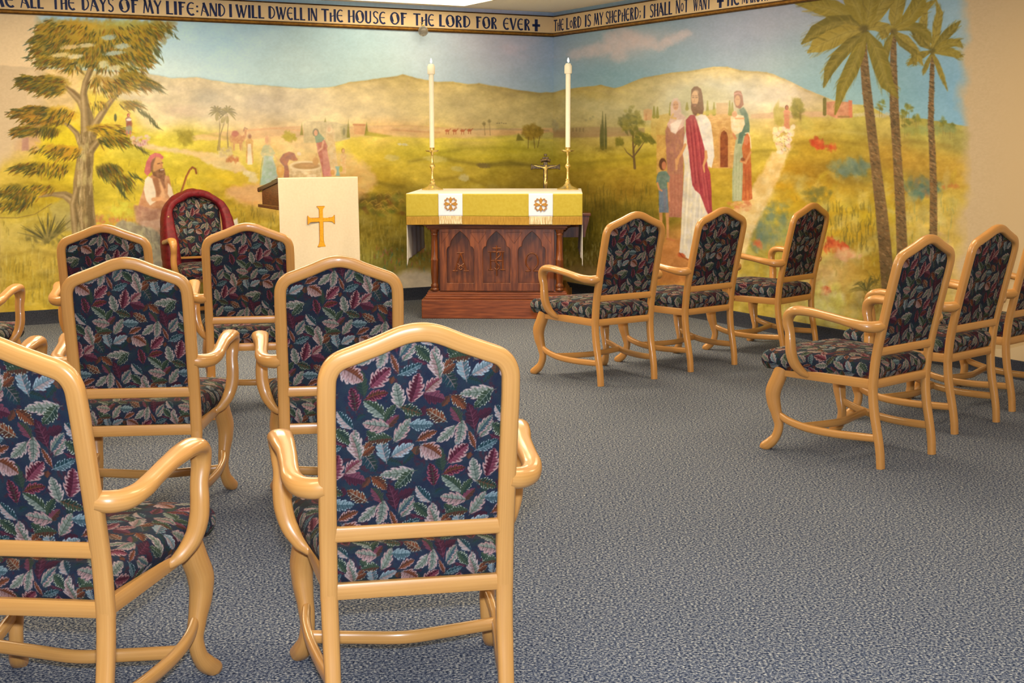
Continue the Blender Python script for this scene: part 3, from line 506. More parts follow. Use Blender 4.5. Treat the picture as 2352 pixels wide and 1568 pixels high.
        S.blob(x, t + h * .09, h * .065, h * .085, hair, 1, 0, .35); S.blob(x + h * .012, t + h * .1, h * .048, h * .066, skin, .95, 0, .4)
        if veil: S.stroke([(x - h * .06, t + h * .14), (x - h * .05, t + h * .04), (x, t), (x + h * .055, t + h * .05), (x + h * .06, t + h * .16)], h * .045, veil, .9, .8)
    person(295, 312, 52, (206,120,84), (140,50,30), ((150,84,60),(150,140,130)), None); S.blob(297, 285, 7, 9, (140, 66, 44), .8, 0, .5); S.blob(297, 296, 7, 8, (140, 140, 104), .85, 0, .5); S.blob(296, 275, 6, 3, (226, 216, 190), .9, 0, .5)
    for x in (292, 299): S.stroke([(x, 300), (x, 313)], 2, (206, 110, 70), .9, .8)
    for k in range(26): S.blob(300 + R.rand() * 42, 312 + R.rand() * 22, 4.5, 3.4, (222 - R.rand() * 26, 196 - R.rand() * 40, 160 - R.rand() * 40), .75, 0, .6, .3)
    for k in range(26): x = 302 + R.rand() * 38; y = 318 + R.rand() * 14; S.stroke([(x, y), (x + 1, y + 4)], 1, (180, 104, 84), .6, .8)
    bush(428, 318, 18, 14, [(150, 132, 20), (166, 146, 30), (128, 116, 20)], 40, 7, .5)
    # twin palms + camel + man
    for p in [[(500,345),(504,310),(505,285),(500,260)],[(504,345),(506,310),(514,285),(520,260)],[(524,338),(522,310),(524,285),(522,262)]]: S.stroke(p, [3, 2.2, 1.8, 1.6], (128, 104, 60), .9, .8)
    def palm(cx, cy, r, n, w, cols, a0=-3.6, a1=.5, droop=.7):
        for k in range(n):
            a = a0 + (a1 - a0) * k / (n - 1.) + (R.rand() - .5) * .15; l = r * (.8 + .35 * R.rand()); c = cols[R.randint(len(cols))]
            dx, dy = math.cos(a), math.sin(a)
            S.stroke([(cx, cy), (cx + dx * l * .4, cy + dy * l * .4 - l * .03), (cx + dx * l * .75, cy + dy * l * .7 + droop * l * .14), (cx + dx * l, cy + dy * l * .85 + droop * l * .36)], [w * .5, w, w * .8, .6], c, .9, .8)
    pc = [(90, 84, 20), (112, 100, 24), (74, 70, 24)]
    palm(498, 256, 20, 11, 4, pc, -3.7, .9); palm(523, 257, 22, 12, 4, pc, -3.7, .7)
    S.blob(498, 268, 4, 10, (104, 92, 20), .8); S.blob(512, 275, 5, 8, (120, 104, 24), .7, .4); S.blob(522, 275, 4, 9, (110, 100, 24), .7)
    S.poly([(527,316),(533,306),(541,302),(549,306),(556,313),(562,308),(560,298),(566,296),(566,312),(560,324),(555,330),(554,345),(551,345),(549,330),(540,330),(538,346),(535,346),(534,328),(529,326)], (190,110,70), .85, 1, .5, 3, col2=(206,140,84), cell=5)
    S.blob(540, 307, 8, 7, (180, 84, 70), .9, 0, .4); S.stroke([(560,300),(562,293),(568,296)], 3, (150, 100, 66), .9, .8)
    for x in (531, 537, 552, 556): S.stroke([(x, 325), (x + 1, 345)], 1.5, (206, 140, 90), .9, .8)
    person(573, 380, 74, (150,90,60), (190,150,110), ((206,140,60),(210,160,90)), None, None, .28); S.poly([(569,330),(576,330),(580,378),(568,378)], (236,216,180), .95, 1, .5)
    bush(520, 350, 16, 12, [(206,176,130),(180,150,110),(214,190,120)], 30, 5, .6); bush(535, 366, 16, 5, [(190,96,50),(206,130,70)], 18, 5, .7)
    # woman in blue skirt by the well
    S.poly([(604,335),(614,330),(622,335),(632,352),(629,362),(603,364),(598,352)], (216,200,140), .9, 1.4, 1, 4, col2=(180,190,140), cell=6)
    S.poly([(607,358),(626,358),(636,392),(640,425),(598,425),(602,385)], (150,180,150), .95, 1.6, 1, 4, col2=(170,190,176), cell=8); S.stroke([(604,362),(599,390),(597,425)], 1.4, (120,140,100), .7, .8)
    S.blob(615, 322, 7, 12, (226, 176, 110), .9, 0, .4); S.blob(613, 320, 4, 9, (222, 150, 104), .8, 0, .4)
    # ruins, cypresses, small red house
    S.poly([(697,284),(704,279),(745,278),(780,282),(790,286),(802,284),(804,318),(790,322),(770,326),(697,328)], (216,196,134), .95, 1.5, 1, 5, col2=(196,176,116), cell=10); 
    for x in (706, 716, 728, 738, 748, 762, 772): S.stroke([(x, 282), (x + 1, 326)], 3, (190, 168, 110), .45, 2)
    S.poly([(780,290),(800,286),(803,316),(786,320)], (160,150,90), .7, 2, 1, 5); S.blob(790, 302, 3, 9, (110, 110, 70), .7)
    for x, y0, y1, w in [(693,282,310,6),(747,270,280,4),(800,274,316,6),(842,280,310,8)]: S.poly([(x, y0), (x - w * .6, y1), (x + w * .6, y1)], (128,122,24), .95, 1, .5)
    S.poly([(812,286),(822,285),(838,286),(838,308),(814,308)], (214,150,86), .95, 1, .5); S.stroke([(812,286),(838,287)], 4, (206,116,60), .9, 1); S.poly([(842,300),(850,303),(900,312),(880,315),(838,311)], (170,156,30), .8, 2, 1)
    bush(665, 314, 15, 8, [(176,156,20),(160,140,24),(196,176,40)], 30, 6, .6)
    # well
    S.poly([(664,385),(738,385),(740,410),(666,412)], (226,196,140), .95, 1, .5, 3, col2=(206,170,110), cell=5)
    for k in range(24): x = 667 + R.rand() * 70; y = 392 + R.rand() * 18; S.blob(x, y, 4.5, 3, (230, 204, 150) if R.rand() > .4 else (200, 166, 110), .6, 0, .5)
    S.blob(701, 381, 37, 12, (236, 206, 150), .97, 0, .12); S.blob(703, 381, 31, 7.5, (176, 130, 70), .95, 0, .25); S.blob(712, 379, 20, 4, (206, 150, 90), .7, 0, .6)
    # man leaning over well with amphora
    S.poly([(642,366),(650,354),(664,348),(676,352),(682,364),(676,370),(664,366),(660,376),(664,392),(664,408),(652,408),(652,382),(644,372)], (176,100,70), .92, 1, .6, 3, col2=(150,90,80), cell=5); S.blob(687, 353, 5, 4, (236, 206, 170), .9, .4); S.blob(680, 366, 4, 3.4, (190, 110, 70), .8)
    S.blob(644, 392, 9, 14, (226, 160, 70), .95, 0, .3); S.blob(643, 388, 4, 8, (240, 196, 110), .6, 0, .8); S.stroke([(629,355),(640,370)], 2, (222,160,110), .8, .8); S.stroke([(636,408),(650,410)], 3, (200,110,60), .7, 1)
    # women right of the well
    S.poly([(748,296),(752,286),(760,286),(768,300),(770,330),(774,370),(778,400),(762,404),(756,360),(750,330)], (226,196,140), .92, 1.2, .8, 8, col2=(216,176,110), cell=7); S.blob(757, 298, 7, 9, (232, 206, 150), .95, 0, .3); S.blob(756, 297, 4, 6, (226, 176, 120), .9)
    S.poly([(726,324),(734,318),(746,322),(752,335),(751,350),(757,380),(762,404),(742,406),(738,380),(730,350),(728,338)], (196,110,100), .97, 1.2, .6, 8, col2=(176,84,64), cell=8)
    S.poly([(740,345),(752,345),(762,404),(744,405)], (210,130,116), .7, 1.5, .6, 8, col2=(222,150,120), cell=6)
    S.poly([(720,300),(728,296),(734,306),(746,318),(738,326),(726,328)], (110,146,116), .95, 1, .5); S.blob(725, 304, 7, 9, (104, 100, 76), .95, .1, .3); S.blob(725.5, 305, 4.4, 7, (222, 150, 104), .95, 0, .3)
    S.stroke([(742,326),(740,340),(730,348)], 4, (222, 160, 120), .9, 1); S.stroke([(727,352),(725,364)], 1.4, (206,150,90), .9); S.blob(725, 370, 7, 9, (210, 150, 80), .95, 0, .3)
    # child and jugs
    person(788, 404, 64, (226,166,110), (190,130,40), ((226,170,100),(226,190,120)), None, None, .26)
    S.poly([(769,382),(781,382),(778,392),(781,404),(771,404),(774,392)], (130,170,150), .95, 1, .3); S.blob(783, 388, 4, 7, (196, 176, 50), .9); S.blob(764, 396, 5, 7, (206, 140, 60), .85)
    # camels in the distance, mini palms, tree group near the corner
    for x, y in [(1027,300),(1044,300),(1062,300),(1078,299)]:
        S.blob(x, y, 5, 3, (186, 96, 50), .9, 0, .4); S.stroke([(x + 3, y + 1), (x + 3, y + 8)], 1.4, (180, 96, 56), .9); S.stroke([(x - 2, y + 1), (x - 2, y + 8)], 1.4, (180, 96, 56), .9); S.stroke([(x + 4, y), (x + 8, y - 4)], 1.6, (180, 90, 50), .9)
    for x, y in [(1112, 284), (1124, 278)]: S.stroke([(x, y), (x + 2, 310)], 1.6, (150, 120, 70), .8); S.blob(x, y, 4, 4, (120, 104, 50), .8, 0, .8, .4)
    for k in range(5): S.blob(1142 + k * 5, 282 + R.rand() * 2, 2, 1.4, (110, 96, 60), .7)
    for cx, cy, rx, ry_ in [(1212,302,12,14),(1226,298,14,13),(1238,305,10,12),(1220,312,16,8)]: S.blob(cx, cy, rx, ry_, (140, 112, 30), .85, 0, .5, .4)
    bush(1224, 304, 20, 14, [(150,120,30),(120,98,26),(166,136,40)], 30, 5, .5)
    for p in [[(1214,315),(1213,340)],[(1226,315),(1228,340)],[(1240,312),(1235,338)]]: S.stroke(p, 1.6, (100, 80, 36), .8, .8)
    S.poly([(1190,306),(1186,323),(1204,322)], (110,100,30), .85, 1.5, 1)
    bush(1276, 285, 8, 16, [(150,144,104),(140,130,90)], 16, 5, .4)
    # ================= right wall figures
    for x in (1316, 1324, 1332, 1340): S.blob(x, 298, 2, 5, (120, 100, 60), .6)
    for x, y in [(1346,276),(1356,272),(1362,268)]: S.blob(x, y, 3, 3, (130, 124, 80), .6)
    for x, y0, y1, w in [(1384,256,342,7),(1391,262,340,6),(1380,286,340,5)]: S.stroke([(x, y0), (x, (y0 + y1) / 2), (x + .5, y1)], [1, w, w * .9], (84, 84, 36), .95, 1)
    S.blob(1387, 342, 22, 6, (120, 106, 30), .6, 0, 1, .4)
    # tree
    for p, w in [([(1458,386),(1456,360),(1454,330),(1454,300)],[6,5,4,3]),([(1455,360),(1470,340),(1482,322)],[4,3,1]),([(1455,362),(1440,350),(1434,340)],[4,2,1]),([(1456,340),(1464,325)],[3,1])]: S.stroke(p, w, (104, 80, 44), .95, .8)
    for cx, cy, rx, ry_ in [(1453,262,20,17),(1436,285,14,15),(1462,280,18,14),(1450,296,18,10),(1472,312,14,8),(1488,318,12,8),(1424,326,8,7),(1465,325,10,6),(1500,322,8,6)]: 
        bush(cx, cy, rx, ry_, [(104,100,26),(120,112,30),(84,86,30),(140,128,40)], 22, 6, .65)
    # town behind
    S.blob(1600, 222, 46, 24, (172, 168, 110), .8, 0, .6, .3); S.blob(1648, 218, 40, 14, (160, 150, 96), .6, .2, .8, .3)
    S.poly([(1478,252),(1488,249),(1498,252),(1498,276),(1478,276)], (206,150,90), .95, 1, .5); S.stroke([(1484,262),(1484,276)], 3, (190,120,64), .8)
    S.poly([(1495,268),(1540,260),(1545,330),(1512,332),(1495,312)], (206,176,84), .9, 1.5, 1, 5, col2=(196,160,70), cell=8)
    S.poly([(1508,310),(1560,310),(1560,390),(1508,400)], (210,164,80), .9, 1.5, 1, 5, col2=(190,140,60), cell=7)
    S.poly([(1600,262),(1620,258),(1690,262),(1690,386),(1600,386)], (206,156,80), .97, 1, .6, 5, col2=(190,140,70), cell=7)
    for k in range(90):
        x = 1612 + R.rand() * 74; y = 266 + R.rand() * 116; S.stroke([(x, y), (x + 7, y)], 3.4, (218, 172, 100) if R.rand() > .45 else (184, 128, 66), .5, 1)
    S.poly([(1645,236),(1672,236),(1672,262),(1645,262)], (196,150,90), .9, 1, .5)
    for x, y0, y1 in [(1540,236,262),(1578,236,250),(1640,236,262),(1676,232,262),(1682,236,262),(1502,245,268),(1510,246,268),(1625,232,262)]: S.stroke([(x, y0), (x, y1)], [3, 8], (128,122,30), .9, 1)
    S.poly([(1600,258),(1645,250),(1645,262),(1600,264)], (190,170,50), .8, 2, 1)
    S.poly([(1654,384),(1654,314),(1657,304),(1663,299),(1669,304),(1672,314),(1672,384)], (150,80,36), 1, .8, 0, 3, col2=(126,60,30), cell=6)
    S.stroke([(1652,384),(1652,312),(1656,300),(1663,294),(1671,300),(1675,312),(1675,384)], 3.4, (196,140,74), .9, .8)
    # left woman (mauve)
    S.poly([(1530,345),(1528,300),(1536,282),(1546,276),(1560,280),(1572,290),(1574,330),(1570,380),(1568,500),(1536,498),(1534,420)], (176,120,84), .97, 1.4, .8, 6, col2=(160,104,84), cell=8, ax=.5)
    S.poly([(1534,400),(1568,400),(1566,498),(1538,496)], (190,124,90), .8, 2, .6, 6, col2=(176,104,76), cell=6, ax=.4)
    for x in (1541, 1549, 1557, 1564): S.stroke([(x, 360), (x + 1, 495)], 2, (160, 96, 76), .5, 1.4)
    S.poly([(1540,240),(1546,227),(1556,225),(1563,236),(1565,260),(1576,270),(1570,290),(1552,306),(1540,300),(1532,286),(1540,270)], (216,178,150), .95, 1.2, .6, 3, col2=(200,160,140), cell=6); S.blob(1552, 242, 6.5, 11, (206, 140, 90), .98, 0, .2); S.stroke([(1546,262),(1542,270),(1552,272)], 4, (216,170,84), .9, 1)
    S.poly([(1540,285),(1556,275),(1568,274),(1552,308),(1541,302)], (224,206,180), .9, 1.5, .5)
    for x, y in [(1549,240),(1555,240)]: S.stroke([(x - 1.2, y), (x + 1.2, y)], 1, (110, 66, 50), .8, .6)
    S.stroke([(1550,248),(1554,248)], 1, (150, 70, 60), .8, .6)
    # boy in blue
    for x, yb in ((1517, 520), (1532, 548)): S.stroke([(x, 480), (x + 1, 500), (x + 2, yb)], [9, 7, 5], (206,140,80), .95, 1)
    S.stroke([(1532,548),(1548,552)], 4, (190,110,60), .9, 1)
    S.poly([(1513,432),(1533,430),(1536,488),(1514,488)], (112,128,130), .97, 1, .5, 3, col2=(96,112,130), cell=6, ax=.5); S.stroke([(1526,434),(1528,486)], 5, (130,110,110), .5, 2)
    S.poly([(1512,396),(1520,393),(1530,393),(1539,406),(1537,420),(1532,418),(1532,434),(1514,434),(1512,420),(1507,420),(1508,406)], (96,122,104), .98, 1, .4, 3, col2=(120,136,116), cell=6)
    S.stroke([(1510,420),(1514,434),(1520,438)], 4, (206,136,80), .95, 1); S.stroke([(1535,420),(1536,445),(1537,460)], 4, (206,136,80), .95, 1)
    S.blob(1522, 377, 8.5, 14, (96, 56, 34), .97, 0, .2); S.blob(1525, 380, 5.2, 9.5, (196, 120, 76), .95, 0, .3)
    # central robed figure
    S.poly([(1582,285),(1596,268),(1612,262),(1626,270),(1634,288),(1638,330),(1641,360),(1634,385),(1626,382),(1630,420),(1634,480),(1622,500),(1606,560),(1590,594),(1580,594),(1560,580),(1564,540),(1566,480),(1570,420),(1572,380),(1568,350),(1572,310)], (222,206,164), .98, 1, .5, 3, col2=(206,196,176), cell=12, ax=.4)
    for x0_, x1_ in [(1578,1568),(1586,1576),(1594,1586),(1600,1594),(1608,1600)]: S.stroke([(x0_, 400), (x1_, 580)], 2.6, (196,184,150) , .5, 1.6)
    for x0_, x1_ in [(1583,1572),(1603,1590),(1612,1604)]: S.stroke([(x0_, 400), (x1_, 560)], 3, (236,224,190) , .6, 1.6)
    S.poly([(1575,276),(1586,264),(1596,264),(1604,290),(1610,310),(1618,340),(1622,365),(1626,384),(1632,400),(1634,440),(1636,486),(1626,492),(1618,474),(1608,446),(1596,436),(1590,425),(1586,390),(1582,350),(1576,310)], (168,62,62), .98, 1, .5, 3, col2=(150,48,56), cell=8, ax=.35)
    for p in [[(1588,275),(1594,330),(1600,400),(1606,440)],[(1596,275),(1604,330),(1612,400),(1618,450)],[(1582,290),(1588,350),(1594,420)],[(1614,380),(1622,430),(1628,480)]]: S.stroke(p, 3, (196, 96, 84), .55, 1.4); S.stroke([(a + 4, b) for a, b in p], 2, (120, 36, 44), .45, 1.4)
    S.poly([(1604,266),(1620,264),(1632,280),(1638,320),(1640,350),(1634,385),(1624,370),(1622,345),(1616,330),(1610,305)], (226,212,184), .95, 1, .4, 3, col2=(206,198,180), cell=9)
    S.stroke([(1621,348),(1622,362),(1616,380),(1618,395)], [6, 7, 5, 3], (206,146,84), .97, 1); S.stroke([(1574,332),(1566,350),(1558,362),(1556,376)], [6, 6, 6, 4], (206,146,84), .97, 1); S.stroke([(1553,366),(1554,388)], 5, (206,150,90), .9, 1)
    S.poly([(1588,206),(1594,199),(1602,198),(1610,204),(1614,220),(1617,250),(1614,262),(1606,262),(1588,250),(1587,225)], (90,50,26), .98, 1, .4); S.blob(1596, 226, 8.2, 17, (206, 144, 84), .98, 0, .15); S.blob(1598, 212, 6, 5, (216,160,100), .6, 0, .8)
    S.poly([(1587,242),(1592,238),(1600,238),(1606,244),(1606,256),(1598,266),(1592,262),(1588,252)], (96,54,28), .95, 1.2, .4); S.stroke([(1592,240),(1599,240)], 2.4, (110,62,36), .9, .8); S.stroke([(1593,243),(1598,243)], 1.4, (190,100,76), .9, .6)
    for x in (1592, 1600): S.stroke([(x - 2, 224), (x + 2, 224)], 1.6, (70, 40, 26), .95, .6); S.stroke([(x - 3, 220), (x + 2, 220)], 1.2, (110, 66, 40), .9, .6)
    S.stroke([(1595.5,226),(1594.5,234)], 1.4, (170,104,60), .7, .7)
    S.blob(1565, 586, 9, 5, (190, 84, 40), .95, .2, .4, .2); S.stroke([(1560,580),(1568,590),(1580,596)], 2, (130, 50, 26), .8, 1)
    # right woman with baby (teal) and girl (rust)
    S.poly([(1690,290),(1694,250),(1700,244),(1712,250),(1720,270),(1722,310),(1716,345),(1712,380),(1704,462),(1682,462),(1682,400),(1686,350),(1690,320)], (150,156,110), .98, 1.2, .6, 3, col2=(170,170,126), cell=10, ax=.5)
    S.poly([(1698,252),(1708,246),(1718,262),(1722,290),(1720,310),(1708,312),(1704,330),(1694,330),(1700,290),(1704,270)], (96,120,92), .97, 1.2, .5, 3, col2=(80,104,84), cell=8)
    for x in (1688, 1695, 1701): S.stroke([(x, 360), (x - 1, 458)], 2.4, (186,186,140), .5, 1.4)
    S.poly([(1686,212),(1692,208),(1702,209),(1706,222),(1708,240),(1700,250),(1690,246),(1686,232)], (140,76,50), .97, 1, .4); S.stroke([(1687,216),(1696,213),(1704,218)], 3, (206,130,110), .7, 1); S.blob(1694, 231, 6.4, 12, (206, 140, 84), .97, 0, .2); S.stroke([(1692,228),(1698,228)], 1, (110,66,46), .7, .7)
    S.poly([(1678,268),(1690,262),(1708,266),(1711,285),(1704,302),(1688,310),(1680,300)], (224,190,134), .96, 1.2, .5, 3, col2=(226,204,160), cell=7); S.blob(1687, 262, 6, 7, (206, 140, 90), .95, 0, .3); S.stroke([(1690,272),(1708,272)], 4, (206,140,84), .9, 1); S.stroke([(1684,308),(1690,318)], 5, (206,130,84), .9, 1)
    S.poly([(1712,310),(1718,304),(1723,312),(1724,340),(1726,400),(1728,456),(1718,462),(1704,460),(1706,400),(1706,360),(1704,340)], (176,84,40), .98, 1, .5, 3, col2=(190,106,50), cell=8, ax=.5)
    S.blob(1714, 322, 5.4, 11, (190, 110, 70), .95, 0, .25); S.stroke([(1712,306),(1719,305),(1723,316),(1725,340)], 2.4, (222,196,150), .9, .8); S.stroke([(1724,350),(1712,374),(1702,370)], 5, (206,140,80), .95, 1); S.blob(1706, 366, 5, 4, (130,70,40), .8)
    for x in (1712, 1720): S.stroke([(x, 390), (x + 1, 455)], 2, (150,66,34), .6, 1.2)
    for k in range(30): S.blob(1672 + R.rand() * 52, 462 + R.rand() * 22, 5, 4, [(206,130,76), (190,110,60), (216,160,100)][R.randint(3)], .55, 0, .6, .3)
    # shepherd and flock up the path
    bush(1796, 262, 20, 24, [(180,160,60), (170,150,60), (190,170,80)], 40, 8, .5); bush(1832, 250, 13, 22, [(140,126,40), (156,140,50), (120,112,40)], 50, 7, .6); S.stroke([(1838,260),(1840,285)], 4, (130,104,50), .7, 1); bush(1850, 285, 16, 14, [(190,170,70)], 24, 8, .4)
    person(1807, 305, 64, (176,100,60), (110,60,40), ((206,120,84),(206,140,90)), None, None, .26)
    for k in range(60):
        q = R.rand(); x = 1778 + R.rand() * 44 - q * 4; y = 290 + q * 60
        if x < 1780 + (y - 300) * .2 - 4 or x > 1824 - (y - 300) * .35: continue
        S.blob(x, y, 5.4, 5, (232 - R.rand() * 20, 214 - R.rand() * 34, 170 - R.rand() * 40), .85, 0, .5, .25)
    for k in range(34): x = 1782 + R.rand() * 34; y = 300 + R.rand() * 46; S.stroke([(x, y), (x + 2, y + 2)], 1.2, (150, 110, 80), .7, .7)
    # ruin, cypresses, little trees on the right horizon
    S.poly([(1898,234),(1925,232),(1948,234),(1949,230),(1957,230),(1958,270),(1920,272),(1898,262)], (206,140,96), .95, 1, .5, 3, col2=(190,120,80), cell=10); S.poly([(1949,231),(1957,231),(1957,270),(1949,270)], (206,116,76), .9, 1, .3); S.stroke([(1894,228),(1894,262)], 8, (110,100,40), .95, 1); S.stroke([(1926,268),(1950,268)], 4, (140,110,50), .7, 1)
    for k in range(12): S.blob(1966 + k * 9, 262 + R.rand() * 5, 6, 5, (206, 190, 140), .6, 0, .6, .3)
    for x, y, r in [(2022,240,11),(2084,252,12),(2074,262,8),(2106,272,8),(2080,284,12),(2168,282,9),(2184,290,7)]:
        bush(x, y, r, r, [(128,128,40), (150,140,50), (104,108,40)], 14, 5, .6); S.stroke([(x - 2, y + 4), (x - 2, y + 30)], 1.3, (140,120,60), .7, .8); S.stroke([(x + 4, y + 4), (x + 3, y + 28)], 1.3, (140,120,60), .7, .8)
    bush(2100, 300, 30, 8, [(150,150,60), (160,156,70)], 30, 8, .4); bush(2150, 296, 40, 8, [(140,150,80)], 24, 8, .4)
    # ---- fade into plain cream wall, both ends (soft painted edge)
    cream = np.array([214, 184, 132], np.float32)
    nzx = (vnoise((CH, CW), 40, 31, 3) - .5) * 40
    fr = np.clip((X - (2195 + nzx - np.clip((Y - 420) * .06, 0, 30))) / 38, 0, 1)
    fr = (fr * fr * (3 - 2 * fr))[..., None]
    S.a[:] = S.a * (1 - fr) + np.array([200, 170, 118], np.float32) * fr
    flm = np.clip(((118 + nzx - np.clip((Y - 250) * .75, 0, 175)) - X) / 46, 0, 1) * np.clip((480 - Y) / 90, 0, 1)
    # keep the left tree in front of the faded wall
    tree = (np.abs(S.a - cream).sum(-1) > 150) & (S.a.sum(-1) < 360)
    flm = np.where(tree, 0, flm)
    flm = (flm * flm * (3 - 2 * flm))[..., None]
    S.a[:] = S.a * (1 - flm) + cream * flm
    # ---- palms of the right wall (in front of everything)
    def trunk(pts, w):
        S.stroke(pts, w, (122, 92, 50), 1, 1.2)
        L = len(pts)
        for k in range(520):
            q = R.rand() * (L - 1.001); i = int(q); f = q - i
            x = pts[i][0] * (1 - f) + pts[i + 1][0] * f + (R.rand() - .5) * w[i] * .9; y = pts[i][1] * (1 - f) + pts[i + 1][1] * f
            c = [(92, 70, 38), (150, 114, 64), (106, 92, 52), (144, 96, 44), (76, 60, 34), (168, 130, 78)][R.randint(6)]
            S.stroke([(x - 2, y), (x + 2, y + 2.5)], 2.2, c, .7, .8)
    trunk([(1985,60),(1983,120),(1990,200),(2002,300),(2014,400),(2024,480),(2032,560),(2040,660),(2050,760)], [10,18,21,22,24,27,29,31,34])
    trunk([(2052,70),(2052,150),(2054,250),(2060,350),(2066,440),(2070,520),(2074,620)], [12,16,21,20,22,24,26])
    trunk([(2142,120),(2140,200),(2138,280),(2142,360),(2144,440),(2144,560)], [8,11,13,15,17,18])
    pcx = [(128, 112, 28), (146, 126, 34), (112, 98, 26), (160, 136, 44)]
    def frond(pts, w, seed=0):
        c = pcx[R.randint(4)]
        ww = [w * q for q in (.25, .9, 1, .8, .12)]
        S.stroke(pts, ww, c, .97, 1.0)
        for k in range(46):
            q = .1 + R.rand() * 3.7; i = int(q); f = q - i
            x = pts[i][0] * (1 - f) + pts[i + 1][0] * f; y = pts[i][1] * (1 - f) + pts[i + 1][1] * f
            dx, dy = pts[i + 1][0] - pts[i][0], pts[i + 1][1] - pts[i][1]; L = math.hypot(dx, dy) + 1e-6; dx /= L; dy /= L
            sgn = 1 if R.rand() > .5 else -1; wl = (ww[i] * (1 - f) + ww[i + 1] * f) * .55; c2 = [(104, 90, 22), (170, 146, 50), (186, 156, 50), (90, 80, 26), (140, 120, 34)][R.randint(5)]
            S.stroke([(x, y), (x + dx * wl * .8 - dy * sgn * wl * .8, y + dy * wl * .8 + dx * sgn * wl * .8), (x + dx * wl * 1.7 - dy * sgn * wl * 1.0, y + dy * wl * 1.7 + dx * sgn * wl * 1.0)], [2.6, 2, .6], c2, .34, 1.4)
        S.stroke([(a + 1, b + 1) for a, b in pts], [w * .12, w * .3, w * .3, w * .2, .6], (176, 154, 66), .4, 3)
        S.stroke(pts, [1.4] * 5, (104, 92, 32), .35, 1.2)
    # rear palm crown
    for p, w in [([(2142,115),(2160,95),(2178,75),(2192,62),(2206,48)],20),([(2142,118),(2165,105),(2185,98),(2200,98),(2212,108)],20),([(2142,120),(2165,118),(2185,120),(2200,126),(2212,130)],20),([(2140,118),(2150,140),(2158,160),(2166,180),(2176,208)],12),([(2138,118),(2120,125),(2106,132),(2096,140),(2084,150)],18),
                 ([(2136,110),(2125,90),(2118,70),(2122,45),(2130,15)],22),([(2140,110),(2150,80),(2152,60),(2158,30),(2150,0)],20),([(2136,112),(2118,100),(2106,84),(2100,70),(2090,60)],18),([(2140,122),(2132,140),(2128,150),(2124,160),(2120,172)],10)]: frond(p, w)
    # middle crown
    for p, w in [([(2055,68),(2090,60),(2110,65),(2130,80),(2140,100)],24),([(2055,70),(2080,50),(2100,30),(2120,20),(2150,0)],30),([(2052,66),(2056,40),(2062,10),(2066,-10),(2070,-30)],34),([(2056,74),(2080,90),(2094,108),(2108,130),(2120,150)],22),([(2050,76),(2040,100),(2034,120),(2030,140),(2036,170)],18),([(2056,62),(2090,40),(2110,10),(2110,-10),(2100,-30)],36),([(2050,74),(2070,100),(2100,120),(2100,140),(2104,150)],14)]: frond(p, w)
    # front crown
    for p, w in [([(1985,62),(1950,40),(1915,22),(1880,14),(1828,8)],44),([(1985,64),(1950,52),(1910,56),(1875,72),(1842,100)],40),([(1985,68),(1945,74),(1910,90),(1880,104),(1856,120)],42),([(1984,74),(1955,100),(1925,130),(1905,160),(1892,200)],30),([(1988,76),(1972,120),(1955,160),(1935,200),(1918,262)],34),
                 ([(1992,76),(2010,110),(2024,150),(2036,190),(2062,224)],40),([(1985,60),(1975,30),(1960,0),(1950,-20),(1940,-40)],44),([(1990,60),(2010,30),(2030,0),(2040,-20),(2050,-40)],44),([(1992,66),(2015,60),(2035,66),(2030,78),(2026,90)],26),([(1988,62),(1995,30),(2000,0),(2000,-20),(2000,-40)],40)]: frond(p, w)
    S.blob(1985, 66, 12, 9, (84, 72, 28), .7, 0, .8, .3); S.blob(2052, 72, 9, 7, (96, 82, 32), .7, 0, .8, .3); S.blob(2141, 116, 7, 8, (90, 80, 30), .7, 0, .8, .3)
    # spiky plant at the trunk foot
    for k in range(22):
        t = -3.3 + R.rand() * 3.4; L = 20 + R.rand() * 26; S.stroke([(1990, 668), (1990 + math.cos(t) * L * .6, 664 + math.sin(t) * L * .7), (1990 + math.cos(t) * L, 670 + math.sin(t) * L * .8)], [1, 3.4, .6], [(84, 80, 36), (110, 100, 40), (140, 120, 50)][R.randint(3)], .8, .8)
    grass(80, 1985, 640, 2070, 720, [(96, 84, 30), (120, 100, 40)], 20, 2, .6, 10)
    # thin pale washes over the far distance
    def wash(cx, cy, rx, ry_, col, a):
        mk = np.exp(-(((X - cx) / rx) ** 2 + ((Y - cy) / ry_) ** 2) ** 1.5)[..., None] * a * np.clip((Y - ry[None, :]) / 4, 0, 1)[..., None]
        S.a[:] += (np.array(col, np.float32) - S.a) * mk
    wash(700, 330, 170, 75, (240, 212, 150), .24); wash(560, 238, 290, 64, (222, 204, 172), .55); wash(880, 232, 180, 58, (230, 208, 156), .42); wash(480, 350, 110, 50, (222, 206, 120), .22); wash(1000, 330, 200, 20, (226, 206, 90), .2); wash(1100, 250, 180, 44, (212, 194, 136), .34); wash(1660, 215, 200, 60, (214, 206, 178), .42); wash(1400, 250, 120, 50, (190, 184, 132), .34)
    # ---- seated shepherd, left wall
    S.poly([(318,470),(330,430),(342,408),(352,398),(372,400),(388,405),(394,430),(400,450),(398,480),(385,500),(350,530),(330,520),(316,500)], (186,124,76), .97, 1.4, 1, 3, col2=(206,150,100), cell=9)
    S.poly([(333,412),(340,404),(350,410),(358,440),(358,462),(345,472),(336,460),(330,435)], (232,212,170), .97, 1.2, .5); S.poly([(386,420),(394,430),(400,455),(394,462),(385,445)], (230,206,160), .95, 1.2, .5); S.poly([(362,420),(374,415),(380,460),(370,458)], (226,170,110), .9, 1.5, .5)
    S.poly([(350,410),(362,405),(370,440),(362,455),(356,430)], (150,96,56), .8, 2, .5); S.stroke([(352,458),(372,456),(392,464)], [9, 9, 8], (222,160,100), .97, 1.2)
